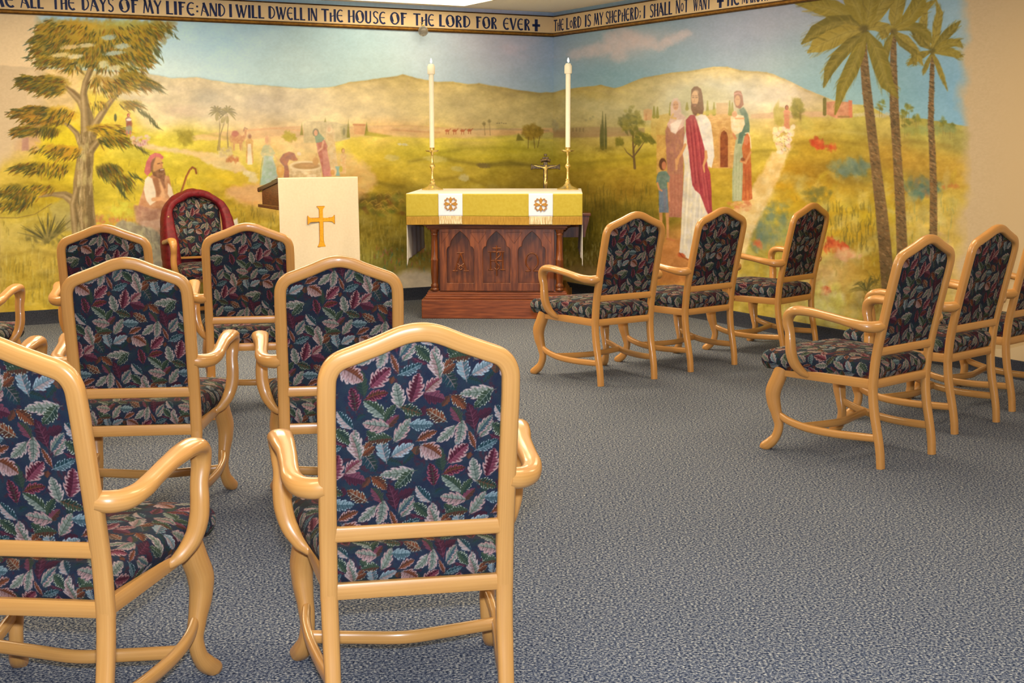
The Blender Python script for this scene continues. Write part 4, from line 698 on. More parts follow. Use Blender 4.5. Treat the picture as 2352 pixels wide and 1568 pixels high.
    S.poly([(308,470),(350,478),(392,480),(398,500),(380,520),(330,528),(312,510)], (196,150,110), .9, 3, 2, 4, col2=(170,120,90), cell=10); S.poly([(322,510),(380,500),(400,498),(390,560),(370,620),(350,620),(352,560),(330,535)], (226,190,150), .9, 2, 1.5, 4, col2=(206,160,120), cell=12)
    S.poly([(331,395),(336,372),(344,357),(356,351),(368,353),(376,360),(374,366),(360,364),(350,376),(346,396),(338,404)], (206,110,96), .98, 1, .5, 3, col2=(190,96,90), cell=7)
    S.blob(361, 378, 13, 18, (206, 146, 84), .98, 0, .2); S.poly([(346,376),(350,366),(358,360),(352,380),(352,400),(346,392)], (130,90,60), .9, 1.5, .5)
    S.poly([(350,395),(358,392),(368,388),(377,386),(380,400),(378,420),(372,412),(360,408),(352,404)], (150,104,66), .97, 1.4, 1, 3, col2=(120,80,50), cell=5); S.stroke([(370,410),(378,430)], 6, (140,92,60), .8, 1.5)
    S.stroke([(362,376),(367,375)], 2, (110,66,40), .9, .8); S.stroke([(371,374),(374,374)], 2, (110,66,40), .8, .8); S.stroke([(369,376),(373,384),(370,386)], 1.6, (190,120,66), .8, .8); S.stroke([(369,390),(375,389)], 2.2, (230,206,180), .8, .8)
    S.stroke([(412,452),(420,430),(428,405),(436,390),(442,384),(449,388),(451,398)], 4.4, (140,78,34), .97, .9); S.stroke([(414,450),(430,405),(438,388)], 1.4, (190,120,60), .6, .8)
    S.poly([(262,520),(280,505),(300,508),(330,520),(355,525),(372,545),(370,620),(250,620)], (190,180,130), .9, 3, 3, 4, col2=(150,140,110), cell=14)
    for k in range(16): x = 290 + R.rand() * 80; y = 515 + R.rand() * 60; S.stroke([(x, y), (x + 14 * R.rand(), y + 12)], 2, (110, 104, 84), .5, 1.2)
    S.poly([(536,505),(545,500),(548,520),(538,525)], (232,222,206), .8, 2, 1)
    # scumbled brushwork: soft mid-size variation, then a slight overall paling
    b1 = (vnoise((CH, CW), 15, 61, 3, 1.5) - .5)[..., None]; b2 = (vnoise((CH, CW), 34, 62, 3, 1.3) - .5)[..., None]
    pm = ((X > 60) & (X < 2190)).astype(np.float32)[..., None]
    pm = pm * (.22 + .78 * m)
    S.a[:] = S.a * (1 + pm * (b1 * .16 + b2 * .14))
    S.a[:] = S.a * .92 + S.a.mean(-1, keepdims=True) * .08
    skm = np.clip((ry[None, :] - Y) / 4, 0, 1)[..., None] * np.clip((1300 - X) / 200, 0, 1)[..., None]
    S.a[:] = np.minimum(S.a * (1 + .12 * skm * np.clip((1000 - X) / 500, .3, 1)[..., None]), 235)  # left sky paint lightened to make up for weaker light on that wall
    # brushed grain over the whole painting
    g2 = (vnoise((CH, CW), 3.2, 51, 2, 1.4) - .5)[..., None] * 12
    S.a[:] = np.clip(S.a + g2, 0, 255)
    return S
# ================================================================ woven leaf pattern (one half-drop repeat)
FC = 2.6                       # pattern units per cell
PW, PH = 1366.0, 1376.0
def paint_fabric():
    W, H = int(round(PW / FC)), int(round(PH / FC)); NAVY = np.array((44, 58, 80.))
    T = np.empty((H, W, 3), np.float32); T[:] = NAVY
    R = np.random.RandomState(4)
    g = vnoise((H, W), 30, 2, 3)[..., None] - .5; T += g * np.array((10, 30, 8), np.float32); g = np.clip(vnoise((H, W), 16, 8, 3)[..., None] - .58, 0, 1) * 4; T += (np.array((92, 40, 56), np.float32) - T) * np.clip(g, 0, .7)
    C = dict(pink=(216, 162, 156), lpink=(224, 188, 180), rose=(172, 76, 98), maroon=(112, 36, 58), sage=(158, 168, 150), lsage=(186, 190, 170), green=(72, 92, 66), dgreen=(48, 72, 62), teal=(40, 78, 88), lblue=(158, 184, 190), sky=(184, 200, 206), rust=(160, 80, 46), cream=(206, 204, 180), slate=(92, 120, 130), plum=(90, 34, 54), brown=(110, 62, 44))
    # base x,y, tip x,y, half width, outline, side A, side B, vein
    LV = [(560,290,540,350,26,'rust','brown','rust','rust',0),(1270,770,1205,540,50,'maroon','maroon','plum','rose',0),(1290,660,1420,600,44,'maroon','plum','maroon','plum',0),(600,900,730,850,40,'maroon','maroon','plum','maroon',0),(820,560,800,640,30,'maroon','plum','maroon','plum',0),(1040,470,980,560,30,'rust','brown','rust','brown',0),(1440,250,1330,370,30,'dgreen','teal','dgreen','teal',0),(780,900,760,980,40,'brown','rust','brown','green',0),
      (1000,140,1110,70,26,'maroon','plum','maroon','plum',0),(730,140,850,190,24,'maroon','maroon','plum','rose',0),(700,560,690,700,30,'dgreen','dgreen','green','teal',0),(1160,330,1330,380,30,'dgreen','teal','dgreen','teal',0),(250,650,330,610,22,'teal','teal','dgreen','teal',0),
      (120,205,265,330,64,'lpink','pink','sky','slate',1),(505,105,425,215,42,'lpink','sage','lblue','slate',1),(600,255,535,95,26,'pink','rust','brown','rust',1),(610,272,805,185,40,'sky','slate','teal','lblue',2),(640,155,755,20,44,'lpink','sage','pink','green',1),
      (850,155,745,40,50,'cream','green','dgreen','green',2),(935,295,915,45,62,'lpink','sage','pink','dgreen',1),(975,250,1065,140,38,'cream','brown','rust','brown',2),(1135,145,1015,60,42,'cream','green','dgreen','green',2),(1185,335,1135,110,52,'sky','slate','lblue','pink',2),(1235,292,1425,195,50,'sky','lpink','lblue','slate',1),
      (985,262,1095,425,56,'slate','teal','dgreen','pink',0),(1430,432,1135,455,54,'lpink','lsage','sage','green',1),(1405,430,1262,582,50,'cream','green','dgreen','sage',2),(1060,470,1190,590,48,'cream','rust','brown','rust',2),
      (820,450,1005,500,60,'rose','maroon','rose','plum',0),(712,512,775,265,66,'pink','rose','maroon','plum',1),(835,425,975,315,50,'pink','pink','rose','brown',1),(368,372,535,215,66,'pink','rose','maroon','rose',1),(312,445,292,230,44,'green','green','dgreen','green',0),
      (240,572,200,370,48,'rose','maroon','plum','green',1),(325,472,518,425,42,'rose','maroon','brown','rust',1),(622,560,578,340,56,'lpink','sage','lsage','dgreen',1),(492,642,305,488,52,'cream','green','sage','dgreen',2),(488,672,582,528,40,'cream','dgreen','green','green',2),
      (500,730,610,620,36,'rose','brown','rose','rust',0),(525,722,297,680,54,'pink','lsage','pink','dgreen',1),(572,852,708,655,52,'pink','sage','lsage','green',1),(628,552,812,622,46,'cream','green','dgreen','rust',2),(700,708,908,712,48,'sky','slate','lblue','teal',2),
      (548,822,350,842,46,'cream','green','brown','green',2),(1015,690,845,580,50,'cream','rust','brown','cream',2),(772,852,942,775,38,'pink','rust','brown','rust',1),(1098,738,940,872,46,'lpink','lsage','sage','green',1),(1160,688,1130,892,50,'pink','sage','lsage','dgreen',1),
      (815,898,985,1008,64,'pink','pink','rust','brown',1),(1145,702,1055,568,44,'rose','green','rose','brown',0),(212,722,82,570,48,'sky','teal','lpink','slate',2),(75,738,205,868,42,'cream','green','dgreen','green',2),(272,1002,200,770,52,'lpink','sage','pink','green',1),(298,965,405,885,34,'cream','brown','rust','brown',2),(1300,812,1432,655,40,'pink','slate','sage','teal',1)]
    Y0, X0 = np.mgrid[0:H, 0:W].astype(np.float32)
    for (bx, by, tx, ty, hw, co, ca, cb, cv, kind) in LV:
        co, ca, cb, cv = [np.array(C[k], np.float32) for k in (co, ca, cb, cv)]
        if kind == 0: co, ca, cb, cv = [k * .82 + NAVY * .18 for k in (co, ca, cb, cv)]
        hw *= 1.16; dx, dy = tx - bx, ty - by; L = math.hypot(dx, dy); dx /= L; dy /= L; m = hw + 12
        for ix in (-1, 0, 1):
            for iy in (-1, 0, 1):
                for hd in (0, 1):
                    ox, oy = ix * PW + hd * PW / 2, iy * PH + hd * PH / 2
                    xa, xb = min(bx, tx) + ox - m, max(bx, tx) + ox + m; ya, yb = min(by, ty) + oy - m, max(by, ty) + oy + m
                    i0, i1, j0, j1 = max(int(xa / FC), 0), min(int(xb / FC) + 1, W), max(int(ya / FC), 0), min(int(yb / FC) + 1, H)
                    if i1 <= i0 or j1 <= j0: continue
                    X = X0[j0:j1, i0:i1] * FC - ox - bx; Y = Y0[j0:j1, i0:i1] * FC - oy - by
                    t = (X * dx + Y * dy) / L; v = (-X * dy + Y * dx)
                    v = v - math.sin(bx) * 10 * np.sin(np.clip(t, 0, 1) * 3.14)          # slight bend
                    tc = np.clip(t, 0.001, .999); prof = np.sin(math.pi * tc ** .84) ** .62
                    nl = 3.5; ph = (tc * nl - .55 * np.abs(v) / hw) % 1.0
                    lob = 1 - .34 * np.clip(1 - ph * 1.7, 0, 1) ** .8 * (tc < .95)
                    e = np.abs(v) / (hw * prof * lob + 1e-3); e = np.where((t < 0) | (t > 1), 9, e)
                    a = np.clip((1.03 - e) * hw * prof / FC / 1.3, 0, 1)
                    stem = np.clip((4.2 - np.abs(v)) / 3, 0, 1) * (t > -.10) * (t < .2); a = np.maximum(a, stem * .9)
                    inner = np.where((v > 0)[..., None], ca, cb) * (.86 if kind == 1 else .92)
                    barb = np.clip(((tc * 9 - 1.1 * np.abs(v) / hw) % 1.0 - .5) * 5, -1, 1)[..., None]
                    wgt = np.clip((e - (.58 if kind == 1 else .8) + .14 * barb[..., 0]) * 6, 0, 1)[..., None]
                    if kind == 0: wgt *= .3
                    c = inner * (1 - wgt) + co * wgt; c = c + barb * (9 if kind else 5)
                    vein = np.clip((3.6 - np.abs(v)) / 3.0, 0, 1) * (t > -.1) * (t < .86); bv = np.clip(.16 - np.abs(((tc * 5.2 - .9 * np.abs(v) / hw) % 1.0) - .5) , 0, .16) / .16 * (e < .7) * (t > .08) * (t < .85)
                    vw = np.maximum(vein, bv * .75)[..., None]; c = c * (1 - vw) + cv * vw
                    T[j0:j1, i0:i1] += (c - T[j0:j1, i0:i1]) * a[..., None]
    wv = (np.random.RandomState(3).rand(H, W, 1).astype(np.float32) - .5) * 14
    T = T * .86 + T.mean(-1, keepdims=True) * .14
    return np.clip(T + wv, 0, 255)
FAB = paint_fabric()
def fabric_at(x, y):
    """colours (linear) at pattern coordinates, bilinear, wrapping"""
    H, W = FAB.shape[:2]; u = (x / FC) % W; v = (y / FC) % H
    i = np.floor(u).astype(int); j = np.floor(v).astype(int); fx = (u - i)[..., None]; fy = (v - j)[..., None]; i %= W; j %= H; i2 = (i + 1) % W; j2 = (j + 1) % H
    return s2l(FAB[j, i] * (1 - fx) * (1 - fy) + FAB[j, i2] * fx * (1 - fy) + FAB[j2, i] * (1 - fx) * fy + FAB[j2, i2] * fx * fy) * FAB_K
FAB_K = 0.46
# ================================================================ room shell (the setting)
WL, WR_, TH = 9.2, 13.6, 0.12       # wall lengths
Z_BASE, Z_RAIL = 0.1147, 2.4647
def slab(name, a0, a1, b0, b1, z0, z1, mat, bev=0):
    vs = [room(a, b, z) for z in (z0, z1) for a, b in ((a0, b0), (a1, b0), (a1, b1), (a0, b1))]
    m = MB(); m.add(vs, [(3, 2, 1, 0), (4, 5, 6, 7), (0, 1, 5, 4), (1, 2, 6, 5), (2, 3, 7, 6), (3, 0, 4, 7)])
    o = m.build(name, mat, smooth=False, bev=bev); o['kind'] = 'structure'; return o
slab('floor', -.12, WL + .12, -.12, WR_ + .12, -.12, 0, M['carpet'])
slab('ceiling', -.12, WL + .12, -.12, WR_ + .12, CEIL, CEIL + .12, M['ceiling'])
slab('wall_back', -.12, WL + .12, WR_, WR_ + TH, 0, CEIL, M['cream_wall'])
slab('wall_left', WL, WL + TH, -.12, WR_, 0, CEIL, M['cream_wall'])

# ---- painted walls: the mural is laid out on a sheet, then carried onto each wall's own surface
MUR = paint_murals()
CPR = (math.cos(ROLL), math.sin(ROLL), math.cos(PITCH), math.sin(PITCH))
def sheet_xy(P):
    """wall point -> position on the layout sheet the two paintings were drawn on"""
    cr_, sr_, cp, sp = CPR; X = P[..., 0]; Y = P[..., 1]; Z = P[..., 2] - CAM_H
    d = Y * cp - Z * sp; u = Y * sp + Z * cp; x = F_PX * X / d; y = -F_PX * u / d
    return 1176 + cr_ * x - sr_ * y, 784 + sr_ * x + cr_ * y
def sheet_sample(px, py):
    A = MUR.a; u = np.clip(px - MUR.x0, 0, MUR.w - 2); v = np.clip(py - MUR.y0, 0, MUR.h - 2)
    i = u.astype(int); j = v.astype(int); fx = (u - i)[..., None]; fy = (v - j)[..., None]
    return A[j, i] * (1 - fx) * (1 - fy) + A[j, i + 1] * fx * (1 - fy) + A[j + 1, i] * (1 - fx) * fy + A[j + 1, i + 1] * fx * fy
PAINT_K = np.array((0.98, 1.06, 1.38))
def painted_wall(name, left):
    d = DL if left else DR
    s_max, length = (5.45, WL) if left else (5.60, WR_)
    s = np.concatenate([np.arange(0, s_max, .0046), [length]]) if left else np.concatenate([np.arange(0, s_max, .0062), [length]])
    z = np.concatenate([[0], np.arange(Z_BASE - .01, 2.50, .0046), [CEIL]])
    S_, Z_ = np.meshgrid(s, z)
    P = np.stack([CORNER[0] + d[0] * S_, CORNER[1] + d[1] * S_, Z_], -1)
    px, py = sheet_xy(P); ok = (S_ <= s_max)
    col = sheet_sample(np.where(ok, px, 0), np.where(ok, py, 0))
    plain = np.array((214, 184, 132.) if left else (200, 170, 118.))
    e = np.clip((S_ - (s_max - .35)) / .3, 0, 1)[..., None]; col = col * (1 - e) + plain * e
    lin = np.minimum(s2l(col) * PAINT_K, .9)
    o = bpy.data.objects.new(name, grid_mesh(name, P, M['mural'], lin, flip=left)); link(o); o['kind'] = 'structure'
    n = DR if left else DL           # inner normal; wall body behind the painted face
    b = MB(); q = [room(*(a, w) if left else (w, a), z=zz) for zz in (0, CEIL) for a, w in ((-.12, -.002), (length, -.002), (length, -TH), (-.12, -TH))]
    b.add(q, [(3, 2, 1, 0), (4, 5, 6, 7), (0, 1, 5, 4), (1, 2, 6, 5), (2, 3, 7, 6), (3, 0, 4, 7)]); b.build('wall_core', M['cream_wall'], o, smooth=False)
    return o
painted_wall('wall_front', True); painted_wall('wall_right', False)

def along(a0, a1, off, z, left, n=2):
    return [room(a, off, z) if left else room(off, a, z) for a in (a0, a1)]
def strip(name, left, prof, L, mat, kind='structure', parent=None, start=0.0):
    """constant profile (offset from wall, z) run along a wall"""
    m = MB(); k = len(prof); vs = []
    for a in (start, L): vs += [room(a, o_, z) if left else room(o_, a, z) for o_, z in prof]
    fs = [(i, (i + 1) % k, k + (i + 1) % k, k + i) for i in range(k)] + [tuple(range(k)), tuple(range(2 * k - 1, k - 1, -1))]
    m.add(vs, fs); o = m.build(name, mat, parent, ang=50)
    if kind and not parent: o['kind'] = kind
    return o
def halfround(z0, z1, dep, n=7):
    zc, r = (z0 + z1) / 2, (z1 - z0) / 2
    return [(.001, z0)] + [(.001 + dep * math.sin(math.pi * (i + .5) / n), zc - r * math.cos(math.pi * (i + .5) / n)) for i in range(n)] + [(.001, z1)]
for left, side, L in ((True, 'front', WL), (False, 'right', WR_)):
    strip('baseboard_' + side, left, [(0, 0), (.026, 0), (.016, .012), (.011, .03), (.010, Z_BASE - .004), (.004, Z_BASE), (0, Z_BASE)], L, M['cove_base'])
    n_ = 1 if left else 2
    t = strip('trim_%d' % n_, left, [(.0005, 2.485), (.006, 2.485), (.006, 2.655), (.0005, 2.655)], L, M['border_paint'])
    strip('molding', left, halfround(2.4700, 2.4960, .020), L, M['gilt'], None, t)
    strip('molding_edge', left, [(.001, 2.4640), (.012, 2.4640), (.013, 2.4700), (.001, 2.4700)], L, M['gilt_dark'], None, t)
    strip('molding_edge', left, [(.001, 2.4960), (.013, 2.4960), (.012, 2.5000), (.001, 2.5000)], L, M['gilt_dark'], None, t)
    strip('molding', left, halfround(2.6500, 2.6620, .016), L, M['gilt_dark'], None, t)
    if left: T1 = t
    else: T2 = t

# ---- lettering of the border, drawn stroke by stroke
W_ = .17
def arc(cx, cy, rx, ry, a0, a1, n=14): return [(cx + rx * math.cos(math.radians(a0 + (a1 - a0) * i / n)), cy + ry * math.sin(math.radians(a0 + (a1 - a0) * i / n))) for i in range(n + 1)]
GL = {   # width, strokes (points, width start, width end)
 'A': (.58, [([(0, 0), (.24, 1)], .07, .12), ([(.20, 1), (.53, 0)], .19, .19), ([(.10, .42), (.34, .30)], .06, .06)]),
 'L': (.42, [([(.09, 1), (.09, 0)], .18, .18), ([(0.02, .05), (.42, .05)], .10, .12)]),
 'T': (.56, [([(0, .94), (.56, .94)], .13, .13), ([(.28, .95), (.28, 0)], .18, .16)]),
 'H': (.50, [([(.08, 1), (.08, 0)], .16, .16), ([(.42, 1), (.42, 0)], .16, .16), ([(.08, .46), (.42, .54)], .07, .07)]),
 'h': (.46, [([(.07, .72), (.07, 0)], .14, .14), ([(.38, 1), (.38, 0)], .17, .17), ([(.07, .40), (.38, .52)], .07, .07)]),
 'E': (.50, [(arc(.30, .5, .25, .46, 55, 305), .09, .17), ([(.10, .52), (.42, .52)], .07, .09)]),
 'D': (.56, [([(.10, .94), (.10, .05)], .19, .19), (arc(.10, .5, .38, .46, 90, -90), .09, .10), ([(.0, .93), (.2, .97)], .09, .09)]),
 'Y': (.52, [([(.02, 1), (.25, .5)], .17, .15), ([(.50, 1), (.25, .48)], .09, .10), ([(.25, .55), (.25, 0)], .15, .16)]),
 'S': (.44, [(arc(.24, .76, .17, .21, 20, 160, 8) + [(.12, .60), (.32, .42)] + arc(.21, .24, .17, .21, 30, -150, 9), .10, .13)]),
 'O': (.64, [(arc(.32, .5, .27, .46, 0, 360, 28), .12, .12), ([(.10, .72), (.20, .22)], .10, .13), ([(.54, .28), (.46, .80)], .08, .1)]),
 'o': (.40, [(arc(.20, .42, .15, .28, 0, 360, 20), .09, .09)]),
 'F': (.48, [([(.14, 1), (.14, 0)], .19, .17), ([(.02, .93), (.46, .93)], .13, .13), ([(.14, .60), (.36, .62)], .08, .10)]),
 'M': (.74, [([(0.03, 0), (.14, 1)], .09, .10), ([(.12, 1), (.34, .08)], .18, .10), ([(.34, .08), (.50, .95)], .08, .10), ([(.47, 1), (.68, 0)], .18, .18)]),
 'I': (.20, [([(.1, 1), (.1, 0)], .18, .18)]),
 'N': (.58, [([(.06, 0), (.06, .95)], .09, .09), ([(.06, 1), (.46, .02)], .19, .17), ([(.50, 0), (.50, 1)], .10, .12)]),
 'W': (.78, [([(.04, 1), (.22, 0)], .18, .12), ([(.22, 0), (.38, .8)], .08, .08), ([(.34, .95), (.52, 0)], .18, .12), ([(.52, 0), (.74, .98)], .08, .10)]),
 'U': (.52, [([(.09, 1), (.09, .28)] + arc(.25, .24, .16, .2, 180, 360, 8)[1:] + [(.42, 1)], .17, .11)]),
 'R': (.52, [([(.12, .96), (.12, 0)], .19, .19), (arc(.14, .74, .26, .22, 90, -80, 9), .11, .11), ([(.22, .50), (.34, .3), (.42, 0)], .09, .17)]),
 'V': (.56, [([(.04, 1), (.27, 0)], .19, .13), ([(.27, 0), (.50, 1)], .08, .10)]),
 'P': (.48, [([(.12, 1), (.12, 0)], .18, .17), (arc(.12, .74, .27, .22, 90, -90, 9), .10, .10)]),
 'K': (.52, [([(.1, 1), (.1, 0)], .18, .18), ([(.46, 1), (.14, .5)], .09, .09), ([(.18, .58), (.44, 0)], .1, .17)]),
 ':': (.20, [([(.1, .62), (.1, .76)], .15, .15), ([(.1, .26), (.1, .40)], .15, .15)]),
 ';': (.20, [([(.1, .52), (.1, .64)], .13, .13), ([(.12, .30), (.12, .18), (.06, .04)], .13, .05)]),
 '+': (.62, [([(.31, 1.0), (.31, -.04)], .24, .24), ([(.0, .47), (.62, .47)], .24, .24)])}
def wall_s(px, z, left):
    """distance along the wall of the sheet abscissa px at height z"""
    d = DL if left else DR; lo, hi = 0.0, 6.5
    for _ in range(40):
        mid = (lo + hi) / 2; x, y = sheet_xy(np.array([CORNER[0] + d[0] * mid, CORNER[1] + d[1] * mid, z]))
        if (x > px) == left: lo = mid
        else: hi = mid
    return (lo + hi) / 2
def lettering(words, left, parent):
    m = MB(); z0, z1 = 2.5150, 2.6235; h = z1 - z0; off = .0072
    for w, xa, xb in words:
        sa, sb = wall_s(xa, 2.56, left), wall_s(xb, 2.56, left); tot = sum(GL[c][0] for c in w) + .055 * (len(w) - 1); cur = 0.0
        for c in w:
            gw, st = GL[c]
            for pts, w0, w1 in st:
                n = len(pts); closed = n > 3 and math.dist(pts[0], pts[-1]) < 1e-6; lf = []
                P = [np.array([(cur + p[0]) / tot, p[1]]) for p in pts]
                Q = [np.array([sa + (sb - sa) * p[0], z0 + h * p[1]]) for p in P]; kx = abs(sb - sa) / tot
                for i in range(n):
                    a = Q[(i - 1) % (n - 1)] if closed else Q[max(i - 1, 0)]; b = Q[(i + 1) % (n - 1)] if closed and i == n - 1 else Q[min(i + 1, n - 1)]
                    if closed and i == 0: a = Q[-2]
                    if closed and i == n - 1: b = Q[1]
                    t = b - a; t = t / (np.linalg.norm(t) + 1e-9); nn = np.array([-t[1], t[0]]); ww = (w0 + (w1 - w0) * i / (n - 1)) * .5
                    sx = kx * ww; sz = h * ww * .9; lf.append((Q[i] + nn * np.array([sx, sz]), Q[i] - nn * np.array([sx, sz])))
                pt = lambda q: room(q[0], off, q[1]) if left else room(off, q[0], q[1])
                pb = lambda q: room(q[0], .0058, q[1]) if left else room(.0058, q[0], q[1])
                vs = [f(q) for pr in lf for q in pr for f in (pt, pb)]          # L top, L base, R top, R base
                fs = []
                for i in range(n - 1):
                    a, b = 4 * i, 4 * i + 4; fs += [(a, a + 2, b + 2, b), (a, b, b + 1, a + 1), (a + 2, a + 3, b + 3, b + 2)]
                fs += [(0, 1, 3, 2), (4 * n - 4, 4 * n - 2, 4 * n - 1, 4 * n - 3)]
                m.add(vs, fs)
            cur += gw + .055
    m.build('lettering', M['navy_paint'], parent, smooth=False)
lettering([('ME', -24, 33), ('ALL', 47, 99.6), ('ThE', 118, 172.6), ('DAYS', 187, 261), ('OF', 273, 318), ('MY', 328.4, 370.5), ('LIFE', 381, 447), (':', 449.6, 455.6), ('AND', 461, 517.8), ('I', 525.6, 532.6), ('WILL', 541.7, 606.2),
           ('DWELL', 616, 700.3), ('IN', 706.6, 728.4), ('ThE', 737.5, 788), ('HOUSE', 798.6, 885.5), ('OF', 895.4, 934.6), ('ThE', 948.7, 997), ('LORD', 1008, 1080.5), ('FOR', 1092, 1141.5), ('EVER', 1154.9, 1217.3), ('+', 1222, 1239.7)], True, T1)
lettering([('ThE', 1273.3, 1296.3), ('LoRD', 1302, 1337), ('IS', 1344.7, 1358.7), ('MY', 1365.8, 1386.8), ('SHEPhERD', 1392.4, 1468.9), (';', 1469.8, 1473.4), ('I', 1479.6, 1483.4), ('SHALL', 1494, 1545.4), ('NoT', 1553.8, 1582.5), ('WANT', 1594, 1634), ('+', 1648.4, 1663.8), ('HE', 1672, 1700), ('MAKETH', 1706, 1766), ('ME', 1776, 1800)], False, T2)

# ================================================================ ceiling lights (recessed troffers: one seen, the rest unseen, added to shape the light)
def troffer(a, b, label, mat='diffuser'):
    t = empty('ceiling_light', room(a, b, CEIL), label=label, cat='ceiling light', group='ceiling lights'); t.rotation_euler = (0, 0, AL)
    f = MB(); X, Y, w = .61, .305, .022
    for c, d in (((0, Y - w / 2, -.004), (2 * X, w, .008)), ((0, -Y + w / 2, -.004), (2 * X, w, .008)), ((X - w / 2, 0, -.004), (w, 2 * Y - 2 * w, .008)), ((-X + w / 2, 0, -.004), (w, 2 * Y - 2 * w, .008))): f.box(c, d)
    f.build('frame', M['troffer_frame'], t, smooth=False)
    p = MB(); p.box((0, 0, -.003), (2 * X - 2 * w, 2 * Y - 2 * w, .004)); p.build('diffuser', M[mat], t, smooth=False)
    return t
A0 = 1.05 + .61; B0 = .19 + .305
OUT = 'unseen ceiling light panel added outside the picture to light the room'
for k, (a, b, m_) in enumerate(((A0, B0, 'diffuser_low'), (A0, B0 + 2.44, 'diffuser'), (A0 + 2.44, B0 + 2.44, 'diffuser'), (A0 + 4.88, B0 + 2.44, 'diffuser'), (A0 + 2.44, B0 + .75, 'diffuser_dim'), (A0 + 4.88, B0 + 4.88, 'diffuser_dim'), (A0 + 2.44, B0 + 4.88, 'diffuser_dim'), (A0 + 2.44, B0 + 7.9, 'diffuser_dim'), (A0 + 4.88, B0 + 7.9, 'diffuser_dim'), (A0, B0 + 7.9, 'diffuser_dim'), (A0 + .2, B0 + 5.2, 'diffuser_dim'))):  # all but the first are added, placed and dimmed for their light
    troffer(a, b, OUT if k else 'bright flat ceiling light panel above the altar, top edge of the picture', m_)

# small clear globe hanging at the border's lower edge
ga = empty('glass_globe', room(1.419, .065, 2.461), label='small clear glass globe hanging just below the lettered border, between THE and LORD', cat='globe')
gl = MB(); gl.lathe([(.0005 if i in (0, 16) else .046 * math.sin(math.pi * i / 16), -.046 * math.cos(math.pi * i / 16)) for i in range(17)], n=28); gl.build('globe', M['glass'], ga, ang=180)
gk = MB(); gk.lathe([(.010, .044), (.012, .050), (.010, .060)], n=16); gk.sweep([(0, 0, .058), (0, .0, .075), (-DR[0] * .03, -DR[1] * .03, .082), (-DR[0] * .062, -DR[1] * .062, .080)], [.005] * 4, (1, 0, 0), n=8); gk.build('bracket', M['brass'], ga)

# ================================================================ armchairs
def yprof(z): return float(np.interp(z, [0, .06, .12, .18, .24, .30, .36, .42, .50, .60, .75, .90, .966, 1.05], [0, .004, .014, .028, .041, .050, .055, .054, .044, .026, -.006, -.040, -.053, -.072]))
HOOP = [(.2165, .36), (.2165, .50), (.2165, .66), (.2165, .80), (.2160, .885), (.2120, .930), (.1920, .960), (.1500, .978), (.1000, .997), (.0500, 1.018), (.0220, 1.0255)]
WT, WD = .044, .036
chair_cache = {}
def hoop_half(z):
    """inner half width of the fabric opening at height z"""
    pts = sorted([(zz, x) for x, zz in HOOP] + [(1.0275, 0.0)]); zs = [p[0] + .0 for p in pts]; xs = [p[1] for p in pts]
    return float(np.interp(z, zs, xs))
def make_back(variant):
    """upholstered backrest, both faces, pattern positions in woven units"""
    z0, z1 = .528, 1.014; nz = 330; nu = 300; ins = .012
    zz = np.linspace(z0, z1, nz); hw = np.array([max(hoop_half(z + .006) - ins, .0008) for z in zz]); u = np.linspace(-1, 1, nu)
    U, Z = np.meshgrid(u, zz); HW = hw[:, None] * np.ones_like(U); X = U * HW
    Yp = np.array([yprof(z) for z in zz])[:, None] * np.ones_like(U)
    ed = np.minimum(HW - np.abs(X), np.minimum(Z - z0, (z1 - Z) * .8 + .001)); bul = 1 - np.exp(-np.clip(ed, 0, 1) / .022)
    parts = []
    ox, oy = (0, 0) if variant == 0 else (PW * .5 - 250, PH * .5 - 40)
    for face, k in ((-1, 0), (1, 1)):
        if face < 0: Y = Yp + .004 - bul * .011
        else: Y = Yp + .012 + bul * .034
        V = np.stack([X, Y, Z], -1)
        px = (961 + X * 981 - 750) * 3.733 * (1 if face < 0 else -1); py = (739 + (1.05 - Z) * 932 - 780) * 3.733
        me = grid_mesh('back', V, M['tapestry'], fabric_at(px + ox + (0 if face < 0 else 300), py + oy), flip=(face > 0)); parts.append(me)
    b = bmesh.new(); [b.from_mesh(me) for me in parts]
    out = bpy.data.meshes.new('backrest_cushion'); b.to_mesh(out); b.free(); out.materials.append(M['tapestry'])
    for me in parts: bpy.data.meshes.remove(me)
    return out
